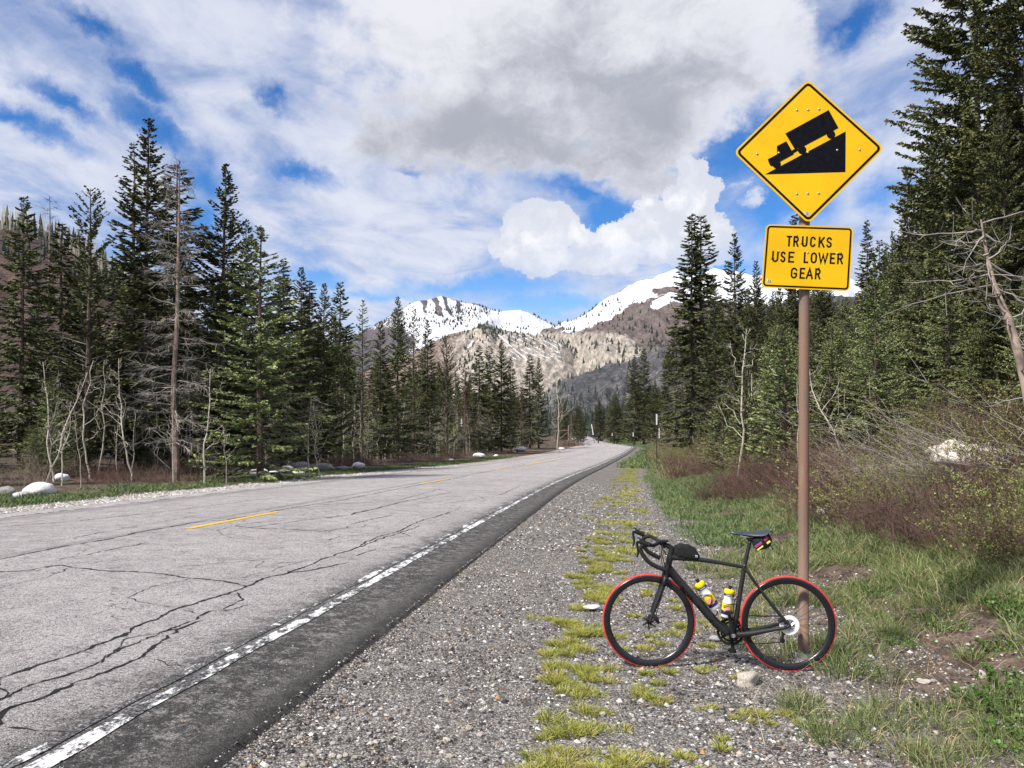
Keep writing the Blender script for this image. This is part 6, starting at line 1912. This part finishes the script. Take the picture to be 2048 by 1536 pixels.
# stem and drop bar
pipe('stem', [bp(656, 306), bp(664, 270), bp(640, 248), bp(590, 226), bp(560, 214)], [.021, .021, .019, .017, .018], M_blk, BIKE, n=16)
link('stem_spacers', Geo().tubes(np.array([bp(660, 300), bp(668, 262)]), np.array([.0215, .0215]), 14, cap=True).mesh('stem_spacers', [M_blk]), BIKE)
g = Geo()
pipe('', [bp(560, 214, 0), bp(545, 214, -.08), bp(510, 218, -.16), bp(470, 210, -.190), bp(418, 215, -.198), bp(405, 245, -.20), bp(425, 295, -.205), bp(470, 345, -.21), bp(530, 378, -.213), bp(598, 402, -.215)],
     [.0155, .0135, .0135, .015, .0155, .015, .0155, .0155, .0155, .0155], None, None, g=g, n=48)
pipe('', [bp(560, 214, 0), bp(550, 205, .08), bp(520, 195, .16), bp(500, 195, .190), bp(460, 205, .198), bp(448, 240, .20), bp(460, 285, .205), bp(490, 325, .21), bp(540, 355, .213), bp(590, 380, .215)],
     [.0155, .0135, .0135, .015, .0155, .015, .0155, .0155, .0155, .0155], None, None, g=g, n=48)
bar = link('handlebar', g.mesh('handlebar', [M_blk], smooth=True), BIKE)
for sd_, off in ((-1, (0, 0)), (1, (12, -20))):
    ox, oz = off; y_ = .198 * sd_
    if sd_ == 1: ox, oz = -8, -28
    pipe('brake_hood', [bp(470 + ox, 208 + oz, y_), bp(430 + ox, 195 + oz, y_), bp(395 + ox, 178 + oz, y_), bp(384 + ox, 152 + oz, y_)], [.017, .0185, .0175, .010], M_blk, bar, n=14)
    pipe('brake_lever', [bp(392 + ox, 170 + oz, y_), bp(376 + ox, 200 + oz, y_ * .99), bp(384 + ox, 262 + oz, y_ * .98), bp(374 + ox, 308 + oz, y_)], [.0105, .009, .0085, .006], M_glo, bar, n=14)
    link('hood_side_glint', Geo().box(bp(381 + ox, 168 + oz, y_ - .0150), (.022, .004, .016)).mesh('hood_side_glint', [M_sil]), bar)  # silver block standing in for the white reflection on the hood
    link('hood_tip_glint', Geo().box(bp(386 + ox, 141 + oz, y_), (.018, .014, .006)).mesh('hood_tip_glint', [M_sil]), bar)  # pale block for the same reflection at the hood's upper tip
link('front_mount', Geo().box(bp(610, 206, -.01), (.05, .045, .014)).mesh('front_mount', [M_blk]), bar)
for pts_ in ([bp(590, 232, -.05), bp(578, 290, -.06), bp(582, 380, -.05), bp(600, 470, -.03)], [bp(590, 232, .04), bp(606, 280, 0), bp(630, 330, -.02)], [bp(575, 230, .06), bp(590, 270, .03), bp(620, 320, .01)], [bp(1540, 880, .06), bp(1510, 940, .065), bp(1520, 990, .06)]):
    pipe('cable', pts_, [.0026] * len(pts_), M_blk, BIKE, sides=6)
pipe('brake_hose', [bp(608, 500, -.05), bp(570, 640, -.062), bp(530, 760, -.062), bp(520, 810, -.055)], [.003] * 4, M_blk, BIKE, sides=6)
# drive train
cr = link('crankset', None, BIKE, bp(1122, 932))
g = Geo()
for r0, r1, y_ in ((.098, .080, .046), (.074, .060, .039)):
    lathe_y(g, 0, 0, [(r0, y_), (r0, y_ + .003), (r1, y_ + .003), (r1, y_)], 72)
link('chainring', g.mesh('chainring', [M_blk]), cr)
g = Geo()
for k in range(44):
    a_ = k * math.tau / 44
    g.box((.100 * math.cos(a_), .0475, .100 * math.sin(a_)), (.006, .003, .006))
tee = g.mesh('chainring_teeth', [M_blk]); o = link('chainring_teeth', tee, cr, kind='stuff')
g = Geo()
for k in range(4):
    a_ = k * math.pi / 2 + .6; g.tubes(np.array([[0, .05, 0], [.082 * math.cos(a_), .048, .082 * math.sin(a_)]]), np.array([.014, .008]), 6)
link('spider', g.mesh('spider', [M_blk]), cr)
loc = lambda x, z, y_: bp(x, z, y_) - bp(1122, 932)
pipe('crank_arm', [loc(1122, 932, -.060), loc(1108, 850, -.066), loc(1094, 752, -.070)], [.018, .0145, .012], M_glo, cr, n=10)
pipe('crank_arm', [loc(1122, 932, .060), loc(1134, 1010, .066), loc(1146, 1105, .070)], [.018, .0145, .012], M_glo, cr, n=10)
for (x, z, sd_) in ((1092, 745, -1), (1146, 1100, 1)):
    pd = link('pedal', Geo().box(loc(x, z, sd_ * .105), (.042, .062, .016)).box(loc(x - 28, z, sd_ * .105), (.016, .04, .012)).tubes(np.array([loc(x, z, sd_ * .07), loc(x, z, sd_ * .13)]), np.array([.007, .007]), 8, cap=True).mesh('pedal', [M_blk]), cr)
link('axle_cap', Geo().tubes(np.array([[0, -.060, 0], [0, -.0795, 0]]), np.array([.016, .014]), 18, cap=True).mesh('axle_cap', [M_sil], smooth=False), cr)
pipe('chain', [bp(1122, 826, .047), bp(1250, 805, .046), bp(1400, 803, .044), bp(1545, 800, .040)], [.0034] * 4, M_chn, BIKE, sides=5)
pipe('chain', [bp(1122, 1038, .047), bp(1250, 1026, .047), bp(1400, 1020, .046), bp(1532, 1008, .046)], [.0030] * 4, M_chn, BIKE, sides=5)
g = Geo()
pipe('', [bp(1566, 880, .062), bp(1545, 905, .066), bp(1536, 930, .062)], [.014, .018, .012], None, None, g=g, n=8, sides=8)
pipe('', [bp(1538, 925, .050), bp(1524, 1000, .050)], [.010, .009], None, None, g=g, n=4, sides=8)
for x, z in ((1540, 932), (1526, 996)): lathe_y(g, bp(x, z)[0], bp(x, z)[2], [(.019, .044), (.019, .050), (.004, .050), (.004, .044)], 16)
link('rear_derailleur', g.mesh('rear_derailleur', [M_blk]), BIKE)
pipe('front_derailleur', [bp(1055, 822, .040), bp(1090, 815, .050), bp(1130, 822, .055)], [.012, .012, .008], M_sil, BIKE, n=8, sides=8)


# bottles held in thin cages
def ax_frame(A_, B_):
    z_ = Vector(B_) - Vector(A_); L_ = z_.length
    return z_.normalized(), L_


def lathe_axis(name, prof, mat, parent, n=28, smooth=True):
    th = np.arange(n) * 2 * np.pi / n
    V = np.array([[(r * math.cos(t), r * math.sin(t), z) for t in th] for r, z in prof]).reshape(-1, 3)
    k = len(prof); i = np.arange(k - 1)[:, None] * n; j = np.arange(n)[None]; j2 = (j + 1) % n
    q_ = np.stack([i + j, i + j2, i + n + j2, i + n + j], -1).reshape(-1, 4)
    g = Geo().add(V, q_)
    return link(name, g.mesh(name, [mat], smooth=smooth), parent)


Mw = Matrix.Translation(PB) @ Matrix.Rotation(-0.10, 4, 'Z') @ Matrix.Rotation(-0.013, 4, 'Y') @ Matrix.Rotation(-0.045, 4, 'X')


def bottle(top, bot, label, tw_=0.0):
    A_, B_ = Vector(bp(*bot)), Vector(bp(*top)); z_ = (B_ - A_); L_ = z_.length
    e = link('water_bottle', None, None, label=label, cat='bottle', group='bottles in the bicycle cages')
    q_ = z_.to_track_quat('Z', 'Y').to_matrix().to_4x4()
    M4 = Mw @ Matrix.Translation(A_) @ q_
    e.matrix_world = M4
    r = .0365
    lathe_axis('body', [(0, 0), (r * .93, 0), (r, .004), (r, L_ * .53), (r * .84, L_ * .60), (r * .84, L_ * .68), (r * .97, L_ * .75), (r * .97, L_ * .80), (.001, L_ * .80)], M_wht, e)
    lathe_axis('print', [(r + .0005, L_ * .20), (r + .0008, L_ * .205), (r + .0008, L_ * .50), (r + .0005, L_ * .505)], M_bye, e)
    lathe_axis('print', [(r + .0012, L_ * .10), (r + .0014, L_ * .105), (r + .0014, L_ * .23), (r + .0012, L_ * .235)], M_navy, e)
    lathe_axis('band', [(r * .98, L_ * .74), (r * 1.0, L_ * .745), (r * 1.0, L_ * .81), (r * .98, L_ * .815)], M_navy, e)
    lathe_axis('cap', [(r * 1.0, L_ * .82), (r * 1.03, L_ * .825), (r * 1.03, L_ * .93), (r * .95, L_ * .955), (r * .3, L_ * .98), (0, L_ * .98)], M_bye, e)
    lathe_axis('nozzle', [(r * .32, L_ * .97), (r * .32, L_ * 1.04), (r * .38, L_ * 1.05), (r * .3, L_ * 1.10), (0, L_ * 1.10)], M_blk, e)
    # printed marks on the road side: pale lettering on the band, a pink emblem on the yellow
    inv = M4.inverted().to_3x3() @ Vector((-0.10, -1, 0.1)); a0 = math.atan2(inv.y, inv.x)
    def patch_(nm, z0, z1, a_, b_, mat, rr):
        th = np.linspace(a0 + a_, a0 + b_, 6)
        V = [(rr * math.cos(t), rr * math.sin(t), z) for z in (z0, z1) for t in th]
        link(nm, Geo().add(V, [[i, i + 1, 7 + i, 6 + i] for i in range(5)]).mesh(nm, [mat], smooth=True), e)
    patch_('emblem', L_ * .20, L_ * .40, -.65, .45, M_pink, r + .0018)
    for k in range(7):
        patch_('printed_mark', L_ * .765, L_ * .79, -.7 + k * .19, -.7 + k * .19 + .11, M_wht, r * 1.0 + .0008)
    return e


bottle((868, 528, -.008), (1000, 735, -.004), 'white and yellow sports bottle in the cage on the lower sloping frame tube')
bottle((1118, 580, -.002), (1078, 805, -.002), 'white and yellow sports bottle in the upright cage before the rear wheel')
for path in ([bp(860, 640, -.02), bp(905, 625, -.045), bp(965, 630, -.05), bp(955, 700, -.045), bp(930, 705, -.02)], [bp(850, 600, .0), bp(870, 640, -.01), bp(990, 790, -.005), bp(1015, 760, -.01)],
             [bp(1165, 700, -.015), bp(1120, 695, -.045), bp(1065, 705, -.045), bp(1062, 722, -.03)], [bp(1175, 640, .0), bp(1150, 690, 0), bp(1130, 810, 0), bp(1085, 815, 0)]):
    pipe('bottle_cage', path, [.0035] * len(path), M_glo, BIKE, n=30, sides=6)


def soft_bag(name, outline, hw, mat, label, cat, bulge=0.35, zoff=0.0):
    """a stuffed bag: rounded outline in the bicycle's plane, pillowed to both sides"""
    P_ = rounded([(bp(x, z)[0], bp(x, z)[2]) for x, z in outline], 0.012, 4)
    P_ = np.array(P_); c0 = P_.mean(0); n = len(P_)
    V = []; lv = [(-1.0, .0), (-.97, .55), (-.80, .86), (-.45, .99), (0, 1.02), (.45, .99), (.80, .86), (.97, .55), (1.0, .0)]
    for y_, k in lv:
        for p_ in P_: V.append([c0[0] + (p_[0] - c0[0]) * k, y_ * hw, c0[1] + (p_[1] - c0[1]) * k])
    V = np.array(V); q_ = [[i * n + j, i * n + (j + 1) % n, (i + 1) * n + (j + 1) % n, (i + 1) * n + j] for i in range(len(lv) - 1) for j in range(n)]
    e = link(name, None, None, label=label, cat=cat); e.matrix_world = Mw
    link('bag_body', Geo().add(V, q_).mesh('bag_body', [mat], smooth=True), e)
    return e


def on_side(name, quad, y_, mat, parent, k=1):
    pts_ = [bp(x, z) for x, z in quad]
    V = [(p[0], y_, p[2]) for p in pts_] + [(p[0], y_ + .002, p[2]) for p in pts_]
    link(name, Geo().add(V, [[0, 1, 2, 3], [4, 5, 6, 7], [0, 1, 5, 4], [1, 2, 6, 5], [2, 3, 7, 6], [3, 0, 4, 7]]).mesh(name, [mat]), parent)


tb = soft_bag('top_tube_bag', [(688, 240), (730, 224), (800, 232), (852, 262), (884, 318), (886, 366), (700, 336), (678, 300)], .030, M_fab, 'small black bag strapped on the bicycle top tube behind the handlebar', 'bag')
on_side('printed_patch', [(801, 304), (866, 316), (863, 334), (798, 322)], -.0275, simple('grey_white_print', (0.55, 0.56, 0.57), .6), tb)
for k in range(6):
    x0 = 806 + k * 9.2; on_side('printed_mark', [(x0, 311 + k * 1.7), (x0 + 5, 312 + k * 1.7), (x0 + 5, 323 + k * 1.7), (x0, 322 + k * 1.7)], -.0288, M_blk, tb)
pipe('zip', [bp(712, 244, -.0215), bp(790, 250, -.024), bp(845, 285, -.024), bp(868, 330, -.022)], [.0016] * 4, M_glo, tb, sides=5)
pipe('strap', [bp(760, 330, -.029), bp(758, 352, -.027), bp(757, 368, 0), bp(758, 352, .027), bp(760, 330, .029)], [.004] * 5, M_blk, tb, sides=5)
sbg = soft_bag('saddle_bag', [(1302, 196), (1330, 168), (1432, 138), (1456, 190), (1440, 242), (1400, 262), (1345, 276), (1312, 250)], .048, M_fab, 'small black bag with red blue and yellow stripes hanging under the bicycle saddle', 'bag')
M_sr, M_sbl, M_sye = simple('stripe_red', (.60, .03, .07), .6), simple('stripe_blue', (.10, .12, .50), .6), simple('stripe_yellow', (.68, .75, .12), .6)
def dstripe(x, z, l, w, off, mat, slope=-0.72):
    dx_, dz_ = 1 / math.hypot(1, slope), slope / math.hypot(1, slope); nx, nz = -dz_, dx_
    q0 = (x + nx * off, z + nz * off)
    on_side('stripe', [q0, (q0[0] + dx_ * l, q0[1] + dz_ * l), (q0[0] + dx_ * l + nx * w, q0[1] + dz_ * l + nz * w), (q0[0] + nx * w, q0[1] + nz * w)], -.0485, mat, sbg)
dstripe(1308, 237, 66, 8, 0, M_sbl); dstripe(1308, 237, 66, 12, 9, M_sr); dstripe(1312, 240, 62, 12, 28, M_sye)
dstripe(1380, 180, 38, 5, 0, M_sbl); dstripe(1380, 180, 38, 16, 6, M_sr); dstripe(1386, 186, 32, 16, 28, M_sye)
pipe('strap', [bp(1356, 150, -.030), bp(1374, 200, -.050), bp(1392, 262, -.044)], [.007, .008, .007], M_blk, sbg, sides=6)
pipe('strap', [bp(1436, 232, -.02), bp(1450, 250, -.03), bp(1456, 266, -.03)], [.004, .004, .003], M_blk, sbg, sides=6)

# ---------------------------------------------------------------- roadside markers
M_pdk = simple('dark_post_metal', (0.035, 0.033, 0.030), 0.7, var=.3, vscale=8)
M_refl = simple('white_reflector', (0.74, 0.74, 0.74), 0.35)
M_wood = simple('weathered_wood', (0.20, 0.165, 0.13), 0.95, var=.4, vscale=9)


def marker(px, top, Y, base_py, label, w=0.05, refl=0.0, name='marker_post', lean=0.0, mat=None, bands=1):
    w *= 0.65
    p = on_ground(px, Y); H = at_px(px, top, Y).z - p.z
    e = link(name, None, None, p, (0, lean, 0), label=label, cat='post')
    link('pole', Geo().box((0, 0, H * (1 - refl) / 2 - 0.1), (w, w * .7, H * (1 - refl) + 0.2)).mesh('pole', [mat or M_pdk]), e)
    if refl:
        for k in range(bands):
            z1 = H - k * H * refl / bands
            link('reflector', Geo().box((0, -w * .2, z1 - H * refl / bands / 2), (w * 1.7, w * 0.5, H * refl / bands * (0.92 if bands > 1 else 1))).mesh('reflector', [M_refl]), e)
    return e


marker(1313, 828, 62, 0, 'tall dark delineator post with white reflective top on the right bank', w=.10, refl=.20)
marker(1291.5, 892, 62, 0, 'short dark stake left of the tall delineator post', w=.07)
marker(1318, 856, 78, 0, 'thin post with small white plate right behind the tall delineator post', w=.08, refl=.30)
marker(923, 838, 92, 0, 'dark post with white top standing before the aspens on the left', w=.12, refl=.20)
marker(1157, 868, 175, 0, 'dark upright post on the gravel island at the bend', w=.16)
marker(1141, 868, 190, 0, 'shorter grey post at the gravel island', w=.18, mat=M_wood)
marker(1266, 865, 150, 0, 'delineator with white plate in the green bank by the bend', w=.13, refl=.28)
marker(1189, 848, 230, 0, 'leaning banded white post at the foot of the far stand', w=.22, refl=.55, lean=-0.16, bands=4)
marker(1224, 866, 190, 0, 'small post with pale plate on the far green bank', w=.14, refl=.25)
marker(1142, 828, 200, 0, 'tall thin grey pole by the far end of the road', w=.10, mat=M_alu)
# timber gate frame at the track on the left of the bend
gp = on_ground(1125, 165)
ge = link('track_gate', None, None, gp, (0, 0, 0.25), label='bleached timber gate across the track at the left of the bend', cat='gate')
wpx = 165 / F_PX
link('gate_post', Geo().tubes(np.array([[1.3, 0, -.3], [1.35, 0, 4.2]]), np.array([.16, .12]), 8, cap=True).mesh('gate_post', [M_palebark]), ge)
link('gate_post', Geo().tubes(np.array([[-1.6, 0, -.3], [-1.6, 0, 3.0]]), np.array([.12, .09]), 8, cap=True).mesh('gate_post', [M_palebark]), ge)
link('gate_rail', Geo().tubes(np.array([[-2.0, 0, 3.0], [1.4, .02, 3.1]]), np.array([.08, .08]), 6, cap=True).mesh('gate_rail', [M_palebark]), ge)
link('gate_rail', Geo().tubes(np.array([[-1.6, 0.1, .6], [1.3, .1, 2.8]]), np.array([.06, .06]), 6, cap=True).mesh('gate_rail', [M_palebark]), ge)
link('gate_rail', Geo().tubes(np.array([[-2.0, 0, .9], [1.4, .0, .9]]), np.array([.07, .07]), 6, cap=True).mesh('gate_rail', [M_palebark]), ge)
